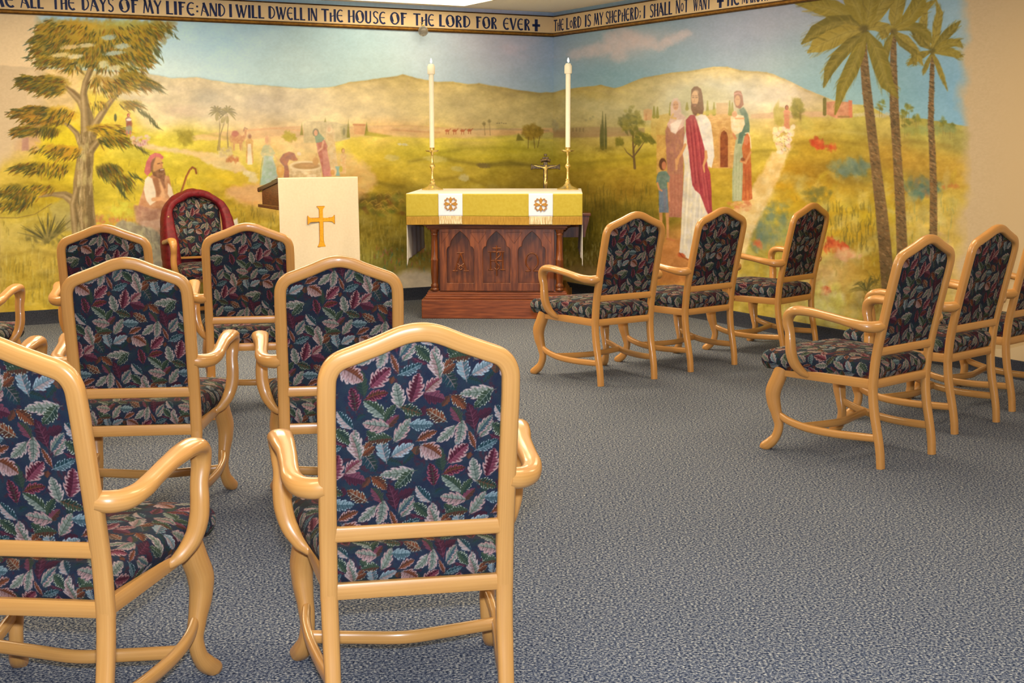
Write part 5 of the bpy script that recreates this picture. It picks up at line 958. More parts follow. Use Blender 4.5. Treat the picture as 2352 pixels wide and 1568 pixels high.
def make_seat():
    # unwrapped sheet: rounded cushion, front wider than back
    r, drop = .036, .082; w2, y0, y1 = .266, .042, .630; zt = .482
    L = r * math.pi * .5 + drop * .5 + .02
    p = np.arange(-w2 + r - L, w2 - r + L, .0021); q = np.arange(y0 + r - L, y1 - r + L, .0021); P, Q = np.meshgrid(p, q)
    bx = np.clip(P, -w2 + r, w2 - r); by = np.clip(Q, y0 + r, y1 - r); dx, dy = P - bx, Q - by; d = np.hypot(dx, dy); nx = dx / (d + 1e-9); ny = dy / (d + 1e-9)
    d = np.minimum(d, L); a1 = np.minimum(d / r, math.pi / 2); rest = np.maximum(d - r * math.pi / 2, 0); sgm = np.clip(rest / (L - r * math.pi / 2), 0, 1)
    off = r * np.sin(a1) - .020 * sgm ** 2; dz = r * (1 - np.cos(a1)) + sgm * (.084 - r)
    X = bx + nx * off; Y = by + ny * off
    cxn = X / w2; cyn = (Y - (y0 + y1) / 2) / ((y1 - y0) / 2)
    dome = .020 * (1 - np.clip(cxn ** 2, 0, 1)) * (1 - np.clip(cyn ** 2, 0, 1)) + .004
    Z = zt - .006 - dz + dome * (d < 1e-6) + dome * (d >= 1e-6) * np.exp(-d / .02)
    sc = .80 + .36 * np.clip((Y - y0) / (y1 - y0), 0, 1); X = X * sc; Y = Y + .016 * (1 - (X / .3) ** 2) * np.clip((Y - .4) / .2, 0, 1)
    # let the rear edge sit between the posts
    V = np.stack([X, Y, Z], -1); pu = P * 981 * 3.733; pv = -(Q) * 981 * 3.733
    return grid_mesh('seat_cushion', V, M['tapestry'], fabric_at(pu + 300, pv + 200))
def frame_meshes():
    F = {}
    # hoop
    pts = [(-x, yprof(z), z) for x, z in HOOP] + [(0, yprof(1.03), 1.0275)] + [(x, yprof(z), z) for x, z in reversed(HOOP)]
    n = len(pts); ws = [(WT if abs(p[0]) > .2 else WT * 1.0, WD) for p in pts]
    m = MB(); m.sweep(pts, ws, (0, -1, -.06), n=20, sub=6, ex=3.2); F['back_frame'] = m.mesh('back_frame', M['wood'], ang=60)
    def rail(zc, hgt, dep, y, x): m = MB(); m.sweep([(-x, y, zc), (0, y, zc), (x, y, zc)], [(hgt, dep)] * 3, (0, 1, 0), n=16, sub=3, ex=5); return m.mesh('rail', M['wood'], ang=50)
    F['back_rail'] = rail(.528, .040, .028, yprof(.528), .205)
    # legs
    for s, nm in ((-1, 'rl'), (1, 'rr')):
        m = MB(); zz = [0, .08, .16, .24, .32, .385]
        m.sweep([(s * (.2165 - .0045 * (1 - z / .385)), yprof(z), z) for z in zz], [(.038, .034), (.039, .035), (.040, .036), (.042, .037), (.043, .037), (.0435, .0362)], (0, -1, 0), n=18, sub=4, ex=3.0); F[nm] = m.mesh('leg', M['wood'], ang=60)
    for s, nm in ((-1, 'fl'), (1, 'fr')):
        m = MB(); P_ = [(.250, .530, .405), (.256, .546, .350), (.266, .566, .290), (.266, .564, .235), (.259, .547, .170), (.256, .536, .120), (.262, .545, .070), (.272, .568, .036), (.281, .594, .014), (.284, .600, .001)]
        Wd = [(.056, .058), (.060, .064), (.058, .066), (.050, .058), (.040, .046), (.035, .039), (.036, .039), (.044, .046), (.046, .046), (.036, .038)]
        m.sweep([(s * p[0], p[1], p[2]) for p in P_], [(a * 1.1, b * 1.1) for a, b in Wd], (s * .35, .94, 0), n=18, sub=4, ex=2.6); F[nm] = m.mesh('leg', M['wood'], ang=60)
    # seat frame rails
    m = MB()
    for s in (-1, 1): m.sweep([(s * .214, .060, .380), (s * .236, .30, .382), (s * .254, .530, .384)], [(.046, .024)] * 3, (1, 0, 0), n=12, sub=4, ex=6)
    m.sweep([(-.205, .054, .380), (0, .054, .380), (.205, .054, .380)], [(.042, .026)] * 3, (0, 1, 0), n=12, sub=3, ex=6)
    m.sweep([(-.25, .545, .384), (0, .556, .384), (.25, .545, .384)], [(.046, .024)] * 3, (0, 1, 0), n=12, sub=4, ex=6)
    F['seat_frame'] = m.mesh('seat_frame', M['wood'], ang=50)
    # arms: S-curved top run, bent down into the support that meets the seat rail
    for s, nm in ((-1, 'al'), (1, 'ar')):
        m = MB(); P_ = [(.222, .022, .650), (.250, .030, .646), (.280, .056, .647), (.298, .105, .656), (.302, .180, .668), (.305, .265, .680), (.313, .345, .690), (.318, .410, .689), (.319, .446, .668), (.319, .455, .630), (.316, .444, .585), (.318, .438, .540), (.315, .434, .490), (.301, .424, .440), (.276, .404, .402), (.254, .388, .384), (.240, .380, .378)]
        Wd = [(.048, .042), (.050, .046), (.048, .044), (.045, .038), (.043, .034), (.046, .034), (.056, .036), (.062, .040), (.056, .042), (.046, .040), (.042, .036), (.044, .040), (.045, .042), (.042, .040), (.036, .034), (.026, .026), (.014, .014)]
        def ref(t, s=s):
            # top face up on the run, then turning to face forward on the support
            k = min(max((t - .45) / .15, 0), 1); k = k * k * (3 - 2 * k); v = Vector((0, 0, 1)) * (1 - k) + Vector((0, 1, .05)) * k; return v.normalized()
        m.sweep([(s * p[0], p[1], p[2]) for p in P_], [(a * 1.12, b * 1.14) for a, b in Wd], ref, n=18, sub=5, ex=2.3); F[nm] = m.mesh('armrest', M['wood'], ang=70)
    for s, nm in ((-1, 'sl'), (1, 'sr')):
        m = MB(); m.sweep([(s * .257, .536, .172), (s * .262, .47, .150), (s * .254, .37, .132), (s * .236, .24, .126), (s * .220, .12, .130), (s * .212, .02, .136)], [(.034, .024), (.036, .026), (.038, .026), (.038, .026), (.038, .025), (.036, .024)], (1, 0, 0), n=14, sub=4, ex=2.6); F[nm] = m.mesh('stretcher', M['wood'], ang=70)
    m = MB(); m.sweep([(-.256, .40, .136), (-.13, .385, .130), (0, .360, .130), (.13, .385, .130), (.256, .40, .136)], [(.036, .025)] * 5, (0, 1, 0), n=14, sub=5, ex=2.6); F['cs'] = m.mesh('stretcher', M['wood'], ang=70)
    return F
FM = frame_meshes(); BACKS = [make_back(0), make_back(1)]; SEAT = make_seat()
PARTS = [('back_frame', 'back_frame'), ('back_rail', 'back_rail'), ('rl', 'leg'), ('rr', 'leg'), ('fl', 'leg'), ('fr', 'leg'), ('seat_frame', 'seat_frame'), ('al', 'armrest'), ('ar', 'armrest'), ('sl', 'stretcher'), ('sr', 'stretcher'), ('cs', 'stretcher')]
proto = {}
def armchair(x, y, yaw, label, group, variant=0):
    """first chair of a kind is built, the rest are copies of it and of each part"""
    if variant not in proto:
        r = bpy.data.objects.new('armchair', None); r.empty_display_size = .1; ch = []
        for k, nm in PARTS: o = bpy.data.objects.new(nm, FM[k]); ch.append(o)
        ch.append(bpy.data.objects.new('backrest', BACKS[variant])); ch.append(bpy.data.objects.new('seat', SEAT)); proto[variant] = (r, ch); rr, cc = r, ch
    else:
        rr = proto[variant][0].copy(); cc = [o.copy() for o in proto[variant][1]]
    link(rr); rr.location = (x, y, 0); rr.rotation_euler = (0, 0, math.radians(yaw))
    for o in cc:
        link(o, rr)
    for k in ('label', 'category', 'group'):
        if k in rr: del rr[k]
    return tag(rr, label, 'chair', group)
GA, GB = 'armchairs in the left block of rows', 'armchairs in the right block of rows'
armchair(-.223, 3.044, 11.0, 'wooden armchair with leaf-patterned back, nearest whole chair, front centre of the picture', GA, 0)
armchair(-1.174, 2.907, -5.7, 'large foreground armchair cut off by the left picture edge, bottom left corner', GA, 0)
armchair(-1.415, 4.817, 6.0, 'armchair directly behind the cut-off bottom-left chair, second row, left of two', GA, 0)
armchair(-.645, 4.863, 7.8, 'second-row armchair partly hidden behind the nearest centre chair', GA, 1)
armchair(-2.129, 4.649, 8.0, 'second-row armchair at far left, only one curved arm showing above the cut-off chair', GA, 0)
armchair(-1.385, 6.879, 9.0, 'third-row armchair just left of the lectern cloth, jacket chair behind it', GA, 1)
armchair(-2.102, 6.78, 8.0, 'third-row armchair below the painted tree trunk, only its arched top showing', GA, 1)
armchair(-2.927, 6.582, 8.0, 'third-row armchair at the left edge, only an arm and seat corner showing', GA, 0)
armchair(.711, 7.909, 34.6, 'armchair beside the altar, left end of the front row on the right', GB, 0)
armchair(1.310, 8.418, 39.7, 'middle armchair of the three-chair front row on the right', GB, 0)
armchair(2.004, 8.997, 46.5, 'armchair close to the mural, right end of the front row, painted palms beyond it', GB, 0)
armchair(1.820, 5.890, 41.2, 'right-side armchair nearest the camera, whole seat, arm and legs showing', GB, 0)
armchair(2.388, 6.601, 42.2, 'armchair behind and right of the nearest right-side chair, against the cream wall', GB, 0)
armchair(2.887, 7.161, 43.0, 'armchair cut off by the right picture edge', GB, 0)
jx, jy = room(3.63, .30)[:2]
JY = 180 + math.degrees(AL)
jc = armchair(jx, jy, JY, 'armchair facing the room by the painted shepherd, maroon jacket draped over its back', 'armchair at the mural', 0)

# maroon quilted jacket hung over that chair's back like a hood
def jacket():
    t = empty('jacket', (jx, jy, 0), math.radians(JY), label='maroon quilted jacket draped over the back of the armchair by the mural', cat='jacket')
    P_ = [(-.262, .40), (-.268, .50), (-.272, .62), (-.268, .74), (-.262, .85), (-.240, .925), (-.200, .975), (-.130, 1.020), (-.060, 1.050), (0, 1.060), (.060, 1.052), (.130, 1.025), (.200, .980), (.242, .930), (.264, .85), (.270, .74), (.274, .62), (.270, .52), (.264, .44)]
    N_ = 220; n2 = 34; tt = np.linspace(0, len(P_) - 1, N_); xs = np.interp(tt, range(len(P_)), [p[0] for p in P_]); zs = np.interp(tt, range(len(P_)), [p[1] for p in P_])
    k = np.ones(13) / 13; xs = np.convolve(np.pad(xs, 6, 'edge'), k, 'valid'); zs = np.convolve(np.pad(zs, 6, 'edge'), k, 'valid')
    V = np.zeros((N_, n2, 3)); R = np.random.RandomState(5)
    wob = np.interp(np.arange(N_), np.linspace(0, N_, 24), R.rand(24))
    for i in range(N_):
        dx = xs[min(i + 1, N_ - 1)] - xs[max(i - 1, 0)]; dz = zs[min(i + 1, N_ - 1)] - zs[max(i - 1, 0)]; L = math.hypot(dx, dz); nx, nz = -dz / L, dx / L      # outward normal
        if nx * xs[i] + nz * (zs[i] - .7) < 0: nx, nz = -nx, -nz
        low = max(0, min(1, (.95 - zs[i]) / .35)); puff = .0025 * abs(math.sin(i * .30)) + .008 * low * (1 if xs[i] < 0 else .3) * abs(math.sin(i * .42)) ** .7
        a0, a1 = math.radians(-150), math.radians(150)
        for j in range(n2):
            a = a0 + (a1 - a0) * j / (n2 - 1)                     # 0 = outward, negative = front lining
            ro = .022 + .022 * low + puff * (.4 + .6 * math.cos(a)); ry = .070 + .030 * low + puff
            ro2 = math.cos(a) * ro; fy = -math.sin(a) * ry
            if a < -1.6: ro2 -= .022 * (wob[i]) + .012 + .03 * low
            yb = yprof(zs[i]) + .018 + fy + .03 * low
            V[i, j] = (xs[i] + nx * ro2, yb, zs[i] + nz * ro2 + .003 * math.sin(i * .23 + a * 2))
    me = grid_mesh('shell', V, M['maroon']); o = bpy.data.objects.new('shell', me); link(o, t)
    s = o.modifiers.new('thickness', 'SOLIDIFY'); s.thickness = .006; s.offset = 0
    # back drape
    nu, nv = 60, 60; W = np.zeros((nv, nu, 3))
    for j in range(nv):
        z = 1.03 - .60 * j / (nv - 1)
        hw = min(.275, hoop_half(min(z, 1.02)) + .035)
        for i in range(nu):
            u = -1 + 2 * i / (nu - 1); x = u * hw; W[j, i] = (x, yprof(z) - .040 - .010 * math.sin(u * 9 + z * 6) - .006 * abs(math.sin(z * 40)), z)
    o2 = bpy.data.objects.new('back_panel', grid_mesh('back_panel', W, M['maroon'])); link(o2, t); s = o2.modifiers.new('thickness', 'SOLIDIFY'); s.thickness = .006
    m = MB(); m.lathe([(.004, -.001), (.006, 0), (.006, .002), (.001, .003)], n=12)
    for v in range(len(m.v)): x, y, z = m.v[v]; m.v[v] = (.262 + x, .112 + z, .865 + y)
    m.build('snap', M['brass'], t)
jacket()

# ================================================================ lectern
lx, ly = -1.755, 9.90
LC = empty('lectern', (lx, ly, 0), AL, label='dark wood lectern with sloping top, ivory cloth with a cross hanging down its front', cat='lectern')
def prism(m, prof, x0, x1):
    k = len(prof); vs = [(x0, y, z) for y, z in prof] + [(x1, y, z) for y, z in prof]
    m.add(vs, [tuple(range(k)), tuple(range(2 * k - 1, k - 1, -1))] + [(i, k + i, k + (i + 1) % k, (i + 1) % k) for i in range(k)], [(v[1] + v[0], v[2]) for v in vs]); return m
SL = (1.194 - 1.115) / .48
m = MB(); prism(m, [(.0, 1.194), (.485, 1.112), (.487, 1.085), (.47, 1.078), (0, 1.162)], -.004, .642); m.build('reading_top', M['dark_slab'], LC, smooth=False, bev=.004)
m = MB(); prism(m, [(.004, 1.161), (.395, 1.091), (.395, .985), (.004, .985)], .004, .634); m.build('box', M['lectern_wood'], LC, smooth=False)
m = MB(); prism(m, [(.0, .986), (.485, .986), (.487, .962), (0, .957)], -.003, .641); m.build('lower_ledge', M['lectern_wood'], LC, smooth=False, bev=.004)
m = MB(); m.box((.319, .19, .52), (.34, .26, .875)); m.build('column', M['lectern_wood'], LC, smooth=False, bev=.004)
m = MB(); m.box((.319, .20, .04), (.52, .40, .08)); m.build('base', M['lectern_wood'], LC, smooth=False, bev=.006)
m = MB(); m.box((.319, .455, 1.128), (.50, .012, .022)); m.build('book_stop', M['lectern_wood'], LC, smooth=False)
# open paper on the top slope
pp = MB(); prism(pp, [(.42, 1.1255), (.22, 1.1595), (.22, 1.1625), (.42, 1.1285)], .06, .58); o = pp.build('open_book_page', M['linen'], None, smooth=False)
pg = empty('open_book', (lx, ly, 0), AL, label='pale open book lying on the sloping lectern top', cat='book'); o.parent = pg
# cloth
nv, nu = 150, 90; V = np.zeros((nv, nu, 3)); nt = 26
for j in range(nv):
    for i in range(nu):
        u = i / (nu - 1); x = -.002 + .642 * u + .006 * (u - .5) * j / nv
        if j < nt: s_ = (nt - 1 - j) / (nt - 1); y = .16 * s_ - .0; z = 1.1975 - SL * y * 1.03; y -= .004 * (1 - s_)
        else:
            q = (j - nt) / (nv - 1 - nt); z = 1.1955 - .835 * q; f = min(q * 3, 1)
            y = -.007 - f * (.004 + .0035 * math.sin(u * 11 + 1) + .002 * math.sin(u * 23 + q * 4) + .004 * math.exp(-((u - .52) / .2) ** 2) * math.sin(q * 9))
            y -= .012 * q
        V[j, i] = (x, y, z)
cl = bpy.data.objects.new('lectern_cloth', grid_mesh('lectern_cloth', V, M['ivory_cloth'])); link(cl); cl.location = (lx, ly, 0); cl.rotation_euler = (0, 0, AL)
tag(cl, 'ivory lectern cloth bearing a gold flared cross', 'cloth'); s = cl.modifiers.new('thickness', 'SOLIDIFY'); s.thickness = .0025
def flared_cross(cx, zc, up, dn, sd, w, fl):
    """outline of a cross with flared concave ends"""
    def armp(L): # from the inner corner out to the flared end and back, for an arm pointing +y
        r = [(w, w)]; n = 8
        for i in range(n + 1):
            t = i / n; r.append((w + (fl - w) * t ** 4, w + (L - w - .006) * (.55 + .45 * t) if i else w + (L - w) * .5))
        return r + [(fl * .98, L), (-fl * .98, L)] + [(-a, b) for a, b in reversed(r)]
    out = []
    for rot, L in ((0, up), (1, sd), (2, dn), (3, sd)):
        pts = armp(L)
        for x, y in pts[:]:
            for _ in range(rot): x, y = y, -x
            out.append((cx + x, zc + y))
    # arms were generated left-to-right per arm; order them clockwise
    res = []
    for k in range(4):
        seg = out[k * len(armp(1)):(k + 1) * len(armp(1))]; res += list(reversed(seg))
    return res
RX = Matrix.Rotation(math.pi / 2, 4, 'X')
cc_ = (.329, .877)
def place2d(y): return Matrix.Translation((0, y, 0)) @ RX
curve_solid('cross_edge', [flared_cross(cc_[0], cc_[1], .105, .209, .111, .0170, .0340)], .002, M['dark_gold_edge'], cl, mtx=place2d(-.0205))
curve_solid('cross', [flared_cross(cc_[0], cc_[1], .1020, .206, .108, .0142, .0305)], .002, M['amber_cloth'], cl, mtx=place2d(-.0222))

# ================================================================ altar
ax, ay, aw = -.125, 10.92, math.radians(-2.5)
AT = empty('altar', (ax, ay, 0), aw, label='carved dark wooden altar with three pointed arch panels', cat='altar')
D_ = .90
m = MB(); m.box((0, D_ / 2 - .02, .080), (1.26, D_ + .08, .160)); m.build('plinth', M['altar_wood_h'], AT, smooth=False, bev=.006)
m = MB()
for z, w, h in ((.170, 1.215, .020), (.188, 1.195, .018), (.206, 1.175, .020), (.222, 1.160, .014)): m.box((0, D_ / 2 - .02, z), (w, D_ + w - 1.19, h))
m.build('base_molding', M['altar_wood_h'], AT, smooth=False, bev=.005)
m = MB(); m.box((0, D_ / 2 + .02, .50), (1.10, D_ - .06, .56)); m.build('body', M['altar_wood'], AT, smooth=False)
m = MB()
for z, w, h in ((.748, 1.155, .016), (.764, 1.18, .018), (.784, 1.225, .022), (.812, 1.28, .036)): m.box((0, D_ / 2 - .02, z), (w, D_ + w - 1.19, h))
m.build('cornice', M['altar_wood_h'], AT, smooth=False, bev=.006)
m = MB(); m.box((0, D_ / 2 + .14, .93), (1.38, D_ + .28, .205)); m.build('mensa', M['altar_wood_h'], AT, smooth=False, bev=.006)
# carved front: slab with three trefoil lancet openings
def lancet(cx, w, z0, zs, zt):
    k = .72; L = [(-w, z0), (-w, zs - .01)]
    L += [(-w + w * (1 - k) * (1 - math.cos(t * math.pi / 2)), zs - .01 + .046 * math.sin(t * math.pi / 2)) for t in (.25, .5, .75, 1)]
    z1 = zs + .052; L += [(-w * k, z1)]
    L += [(-w * k * (1 - t ** 1.7), z1 + (zt - z1) * t) for t in (.2, .4, .6, .8)]
    L = [(cx + x, z) for x, z in L]; return L + [(cx, zt)] + [(2 * cx - x, z) for x, z in reversed(L)]
def rect(x0, x1, z0, z1): return [(x0, z0), (x1, z0), (x1, z1), (x0, z1)]
CXS = (-.305, -.003, .293)
curve_solid('arch_panel', [rect(-.475, .475, .232, .742)] + [lancet(c, .118, .292, .570, .733) for c in CXS], .020, M['altar_wood'], AT, bevel=.003, mtx=place2d(-.004))
# incised spandrels
for cx in (-.46, -.154, .145, .452):
    m = MB()
    half = cx in (-.46, .452); d0 = .066
    pts = [(cx - (0 if cx < -.4 else d0), .722), (cx + (0 if cx > .4 else d0), .722), (cx + (0.0), .63)]
    for a, b in ((0, 1), (1, 2), (2, 0)):
        (x1, z1), (x2, z2) = pts[a], pts[b]; m.sweep([(x1, -.018, z1), ((x1 + x2) / 2, -.018, (z1 + z2) / 2), (x2, -.018, z2)], [(.006, .006)] * 3, (0, 1, 0), n=6, sub=1)
    m.build('spandrel_molding', M['altar_wood'], AT)
# raised letters in the arches
def relief(strokes, cx, z0, h, name):
    m = MB()
    for st in strokes:
        P_ = [(cx + x * h, .018, z0 + z * h) for x, z in st]
        if len(P_) == 2: P_ = [P_[0], tuple((a + b) / 2 for a, b in zip(*P_)), P_[1]]
        m.sweep(P_, [(.013, .014)] * len(P_), (0, 1, 0), n=8, sub=3, ex=2.2)
    m.build(name, M['altar_wood'], AT)
relief([[(-.32, 0), (0, 1)], [(0, 1), (.32, 0)], [(-.2, .42), (0, .28), (.2, .42)], [(-.45, 0), (-.16, 0)], [(.16, 0), (.45, 0)], [(-.2, 1), (.2, 1)], [(-.12, .16), (0, .3), (.12, .16), (0, .06), (-.12, .16)]], CXS[0], .395, .150, 'letter_alpha')
relief([[(-.34, 0), (-.34, 1)], [(.02, .95), (.16, 1.0), (.2, .8), (-.1, .5), (.16, .2), (.02, 0), (-.14, .1)], [(-.48, 1), (.44, 1)], [(.34, 0), (.34, 1)], [(-.34, .5), (.34, .5)], [(-.48, 0), (-.2, 0)], [(.2, 0), (.48, 0)], [(0, -.35), (0, 1.35)], [(-.24, 1.2), (.24, 1.2)]], CXS[1], .405, .150, 'letters_ihs')
relief([[(-.38, 0), (-.1, 0), (-.16, .14), (-.34, .42), (-.26, .86), (0, 1.0), (.26, .86), (.34, .42), (.16, .14), (.1, 0), (.38, 0)]], CXS[2], .395, .150, 'letter_omega')
# corner columns
for s in (-1, 1):
    m = MB(); pr = [(.034, .232), (.036, .245), (.030, .252), (.033, .264), (.033, .280), (.026, .288), (.0265, .300), (.031, .360), (.0335, .430), (.032, .470), (.0345, .482), (.0345, .494), (.0300, .500), (.0285, .560), (.0265, .640), (.0250, .690), (.030, .696), (.030, .704), (.026, .710), (.033, .722), (.036, .735), (.036, .742)]
    m.lathe(pr, (s * .523, .012, 0), n=28); m.build('column', M['altar_wood'], AT, ang=50)
# linen cloth and superfrontal
XC, HX = -.018, .727; ZT = 1.043; YB = 1.13; YF = -.062
def fair(name, label, cat): return tag(empty(name, (ax, ay, 0), aw), label, cat)
LN = fair('altar_linen', 'white linen cloth over the altar top, its ends hanging down at both sides', 'tablecloth')
m = MB(); m.box((XC, (YB + YF) / 2, ZT - .003), (2 * HX, YB - YF, .006)); m.build('top_panel', M['linen'], LN, smooth=False, bev=.002)
for s in (-1, 1):
    nu, nv = 70, 50; V = np.zeros((nv, nu, 3))
    for j in range(nv):
        for i in range(nu):
            u = i / (nu - 1); q = j / (nv - 1); y = YF + .004 + (YB - YF) * u * (1 - .08 * q); zb = .445 + .02 * u + (.05 * min(u / .08, 1))
            x = XC + s * (HX - .002 + .004 * q * math.sin(u * 26) + (.004 if s < 0 else .006) * q); V[j, i] = (x + (-s) * .03 * q * (u ** .5), y, ZT - (ZT - zb) * q)
    o = bpy.data.objects.new('side_drop', grid_mesh('side_drop', V, M['linen'])); link(o, LN); sm = o.modifiers.new('thickness', 'SOLIDIFY'); sm.thickness = .003
SF = fair('superfrontal', 'gold altar frontal with two white bands, embroidered crosses and a fringe', 'altar cloth')
def hang(name, x0, x1, z0, z1, y, mat, amp=.003):
    nu, nv = max(int((x1 - x0) / .01), 8), 16; V = np.zeros((nv, nu, 3))
    for j in range(nv):
        for i in range(nu):
            x = x0 + (x1 - x0) * i / (nu - 1); q = j / (nv - 1); z = z1 - (z1 - z0) * q
            V[j, i] = (x, y - amp * (.6 * math.sin(x * 9) + .4 * math.sin(x * 21 + 1)) * ((ZT - z) / .2), z - .006 * math.sin(x * 5) * (1 if z < .9 else 0) * .3)
    o = bpy.data.objects.new(name, grid_mesh(name, V, mat)); link(o, SF); sm = o.modifiers.new('thickness', 'SOLIDIFY'); sm.thickness = .003; sm.offset = 0; return o
hang('gold_cloth', XC - HX - .002, XC + HX + .002, .852, ZT - .002, YF - .006, M['gold_cloth'])
hang('fringe', XC - HX - .002, XC + HX + .002, .785, .853, YF - .008, M['fringe'])
XW = [(-.478, -.278), (.268, .468)]
for a, b in XW:
    hang('white_band', a, b, .856, ZT - .0015, YF - .0115, M['white_panel']); hang('white_fringe', a + .004, b - .004, .790, .857, YF - .0125, M['fringe_white'])
def emblem(cx, cz, R_):
    g_ = empty('embroidered_cross', (0, 0, 0)); g_.parent = SF
    ol = []
    for k in range(4):
        a = k * math.pi / 2; ca, sa = math.cos(a), math.sin(a)
        arm = [(-.10, .10), (-.13, .30), (-.20, .48), (-.26, .66), (-.20, .78), (-.10, .80), (-.06, .95), (0, 1.0), (.06, .95), (.10, .80), (.20, .78), (.26, .66), (.20, .48), (.13, .30), (.10, .10)]
        ol += [(cx + R_ * (x * ca + y * sa), cz + R_ * (-x * sa + y * ca)) for x, y in arm]
    curve_solid('cross_body', [ol], .003, M['gold_thread'], g_, bevel=.0008, mtx=place2d(YF - .018))
    for k in range(4):
        for s in (-1, 1):
            m = MB(); a = k * math.pi / 2; ca, sa = math.cos(a), math.sin(a)
            P_ = [(s * .22, .62), (s * .36, .78), (s * .50, .84), (s * .60, .74), (s * .54, .64), (s * .46, .68)]
            m.sweep([(cx + R_ * (x * ca + y * sa), YF - .019, cz + R_ * (-x * sa + y * ca)) for x, y in P_], [.007, .006, .006, .006, .007, .008], (0, 1, 0), n=8, sub=4)
            m.build('scroll', M['gold_thread'], g_)
    m = MB(); m.lathe([(.0005, -.003), (.005, -.002), (.006, 0), (.005, .002), (.0005, .003)], n=12)
    for v in range(len(m.v)): x, y, z = m.v[v]; m.v[v] = (cx + x, YF - .023 + z, cz + y)
    m.build('centre_bead', M['white_panel'], g_)
emblem(-.376, .958, .058); emblem(.368, .952, .058)

# candlesticks and candles (things standing on the altar)
def candlestick(x, y, lab, labc):
    p = Vector((x, y, 0)); p.rotate(Matrix.Rotation(aw, 3, 'Z')); X, Y = ax + p.x, ay + p.y
    t = empty('candlestick', (X, Y, ZT), 0, label=lab, cat='candlestick', group='brass candlesticks on the altar')
    m = MB(); m.lathe([(.095, 0), (.096, .008), (.090, .012), (.060, .026), (.040, .036), (.030, .050), (.022, .056)], n=8); m.build('base', M['brass'], t, ang=20)
    m = MB(); m.lathe([(.022, .055), (.024, .070), (.015, .080), (.020, .092), (.012, .104), (.011, .180), (.014, .190), (.024, .200), (.026, .210), (.020, .222), (.012, .230), (.010, .300), (.013, .322), (.018, .332)], n=24); m.build('stem', M['brass'], t, ang=45)
    m = MB(); m.lathe([(.014, .330), (.050, .336), (.060, .346), (.058, .350), (.022, .346)], n=28); m.build('drip_pan', M['brass'], t, ang=40)
    m = MB(); m.lathe([(.021, .346), (.022, .372), (.020, .374)], n=20); m.build('socket', M['brass'], t, ang=40)
    c = empty('candle', (X, Y, ZT + .372), 0, label=labc, cat='candle', group='altar candles')
    m = MB(); m.lathe([(.0215, 0), (.0215, .640), (.018, .640)], n=24); m.build('shaft', M['wax'], c, ang=50)
    m = MB(); m.lathe([(.031, .636), (.033, .642), (.033, .705), (.026, .712), (.024, .722), (.010, .724)], n=24); m.build('follower', M['wax'], c, ang=50)
    m = MB(); m.lathe([(.0015, .722), (.0015, .732)], n=6); m.build('wick', M['bronze'], c)
    m = MB(); m.lathe([(.0006, .730), (.0060, .738), (.0072, .746), (.005, .758), (.0006, .772)], n=14); m.build('flame', M['flame'], c)
candlestick(-.612, .76, 'brass candlestick on the left end of the altar', 'tall lit white candle in the left altar candlestick')
candlestick(.588, .76, 'brass candlestick on the right end of the altar, by the crucifix', 'tall lit white candle in the right altar candlestick')

# small stand behind the altar carrying the crucifix
ST = empty('corner_stand', (.30, 12.22, 0), 0, label='dark wooden stand behind the altar, its end showing right of the cloth', cat='stand')
m = MB(); m.box((.01, 0, .800), (.84, .22, .028)); m.build('top', M['altar_wood_h'], ST, smooth=False, bev=.004)
m = MB()
ov = [(.418, .785), (.412, .74), (.398, .69), (.385, .64), (.380, .59)]
vs = [(x, y, z) for x, z in ov for y in (-.09, .09)] + [(-x + .02, y, z) for x, z in ov for y in (-.09, .09)]
k = len(ov); fs = []
for i in range(k - 1): a = 2 * i; fs += [(a, a + 1, a + 3, a + 2), (2 * k + a, 2 * k + a + 2, 2 * k + a + 3, 2 * k + a + 1), (a, a + 2, 2 * k + a + 2, 2 * k + a), (a + 1, 2 * k + a + 1, 2 * k + a + 3, a + 3)]
fs += [(0, 2 * k, 2 * k + 1, 1), (2 * k - 2, 2 * k - 1, 4 * k - 1, 4 * k - 2)]
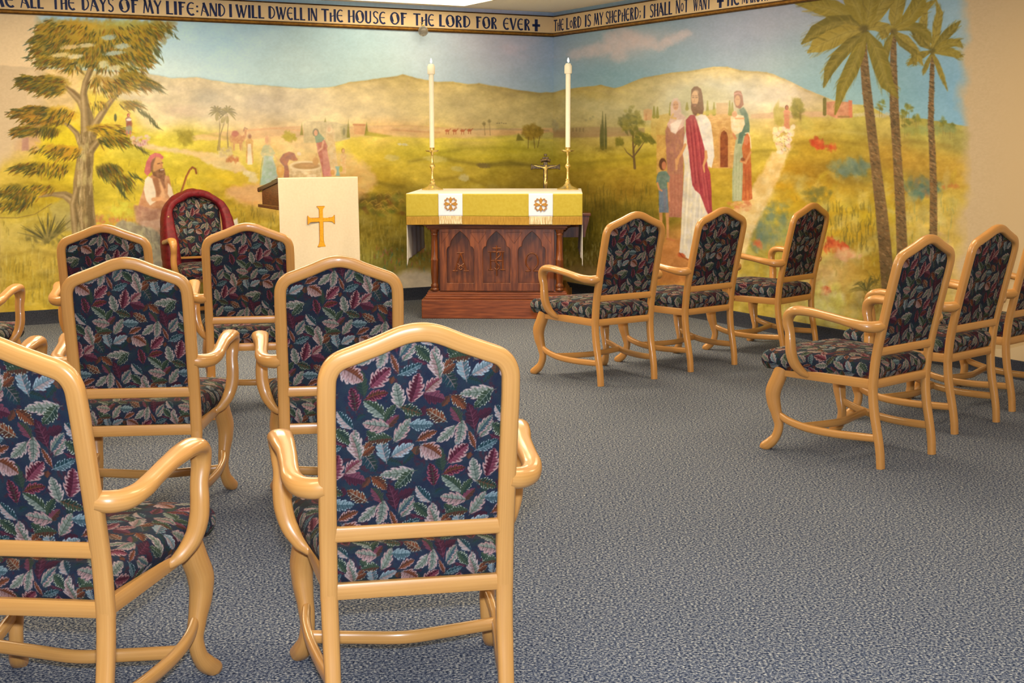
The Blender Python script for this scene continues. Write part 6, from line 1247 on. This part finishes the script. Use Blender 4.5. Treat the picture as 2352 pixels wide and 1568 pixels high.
m.add(vs, fs); m.build('apron', M['altar_wood'], ST, smooth=False)
m = MB(); m.box((-.10, 0, .30), (.44, .16, .60)); m.build('pedestal', M['altar_wood'], ST, smooth=False)
# crucifix
CR = empty('crucifix', (.313, 12.20, .814), 0, label='small dark crucifix with a bronze figure, standing behind the altar near the corner', cat='crucifix')
m = MB(); m.lathe([(.055, 0), (.055, .012), (.035, .024), (.016, .040)], n=20); m.build('base', M['bronze'], CR)
m = MB(); m.box((0, 0, .265), (.040, .016, .46)); m.box((0, 0, .420), (.250, .015, .036)); 
for c, d in (((0, 0, .500), (.058, .018, .024)), ((-.128, 0, .420), (.014, .018, .052)), ((.128, 0, .420), (.014, .018, .052)), ((0, 0, .530), (.030, .016, .020))): m.box(c, d)
m.build('cross', M['bronze'], CR, smooth=False, bev=.003)
m = MB(); m.sweep([(-.045, -.013, .475), (0, -.014, .482), (.045, -.013, .475)], [(.032, .008)] * 3, (0, 1, 0), n=8); m.build('title_plate', M['bronze'], CR)
# figure: one skinned body
fig = bpy.data.meshes.new('figure'); J = [((0, -.022, .330), .013), ((0, -.022, .372), .014), ((0, -.022, .408), .012), ((.004, -.030, .424), .008), ((.006, -.034, .440), .0115), ((-.052, -.018, .422), .006), ((-.106, -.013, .434), .004), ((.052, -.018, .422), .006), ((.106, -.013, .434), .004), ((-.006, -.034, .268), .011), ((.002, -.020, .205), .006), ((0, -.022, .186), .006), ((.012, -.032, .272), .011), ((.008, -.020, .207), .006)]
E_ = [(0, 1), (1, 2), (2, 3), (3, 4), (2, 5), (5, 6), (2, 7), (7, 8), (0, 9), (9, 10), (10, 11), (0, 12), (12, 13)]
fig.from_pydata([j[0] for j in J], E_, []); fo = bpy.data.objects.new('figure', fig); link(fo, CR); fig.materials.append(M['brass'])
fo.modifiers.new('skin', 'SKIN'); fo.modifiers.new('sub', 'SUBSURF').levels = 2; fo.modifiers['sub'].render_levels = 2
for v, j in zip(fig.skin_vertices[0].data, J): v.radius = (j[1], j[1] * .85)
fig.skin_vertices[0].data[0].use_root = True
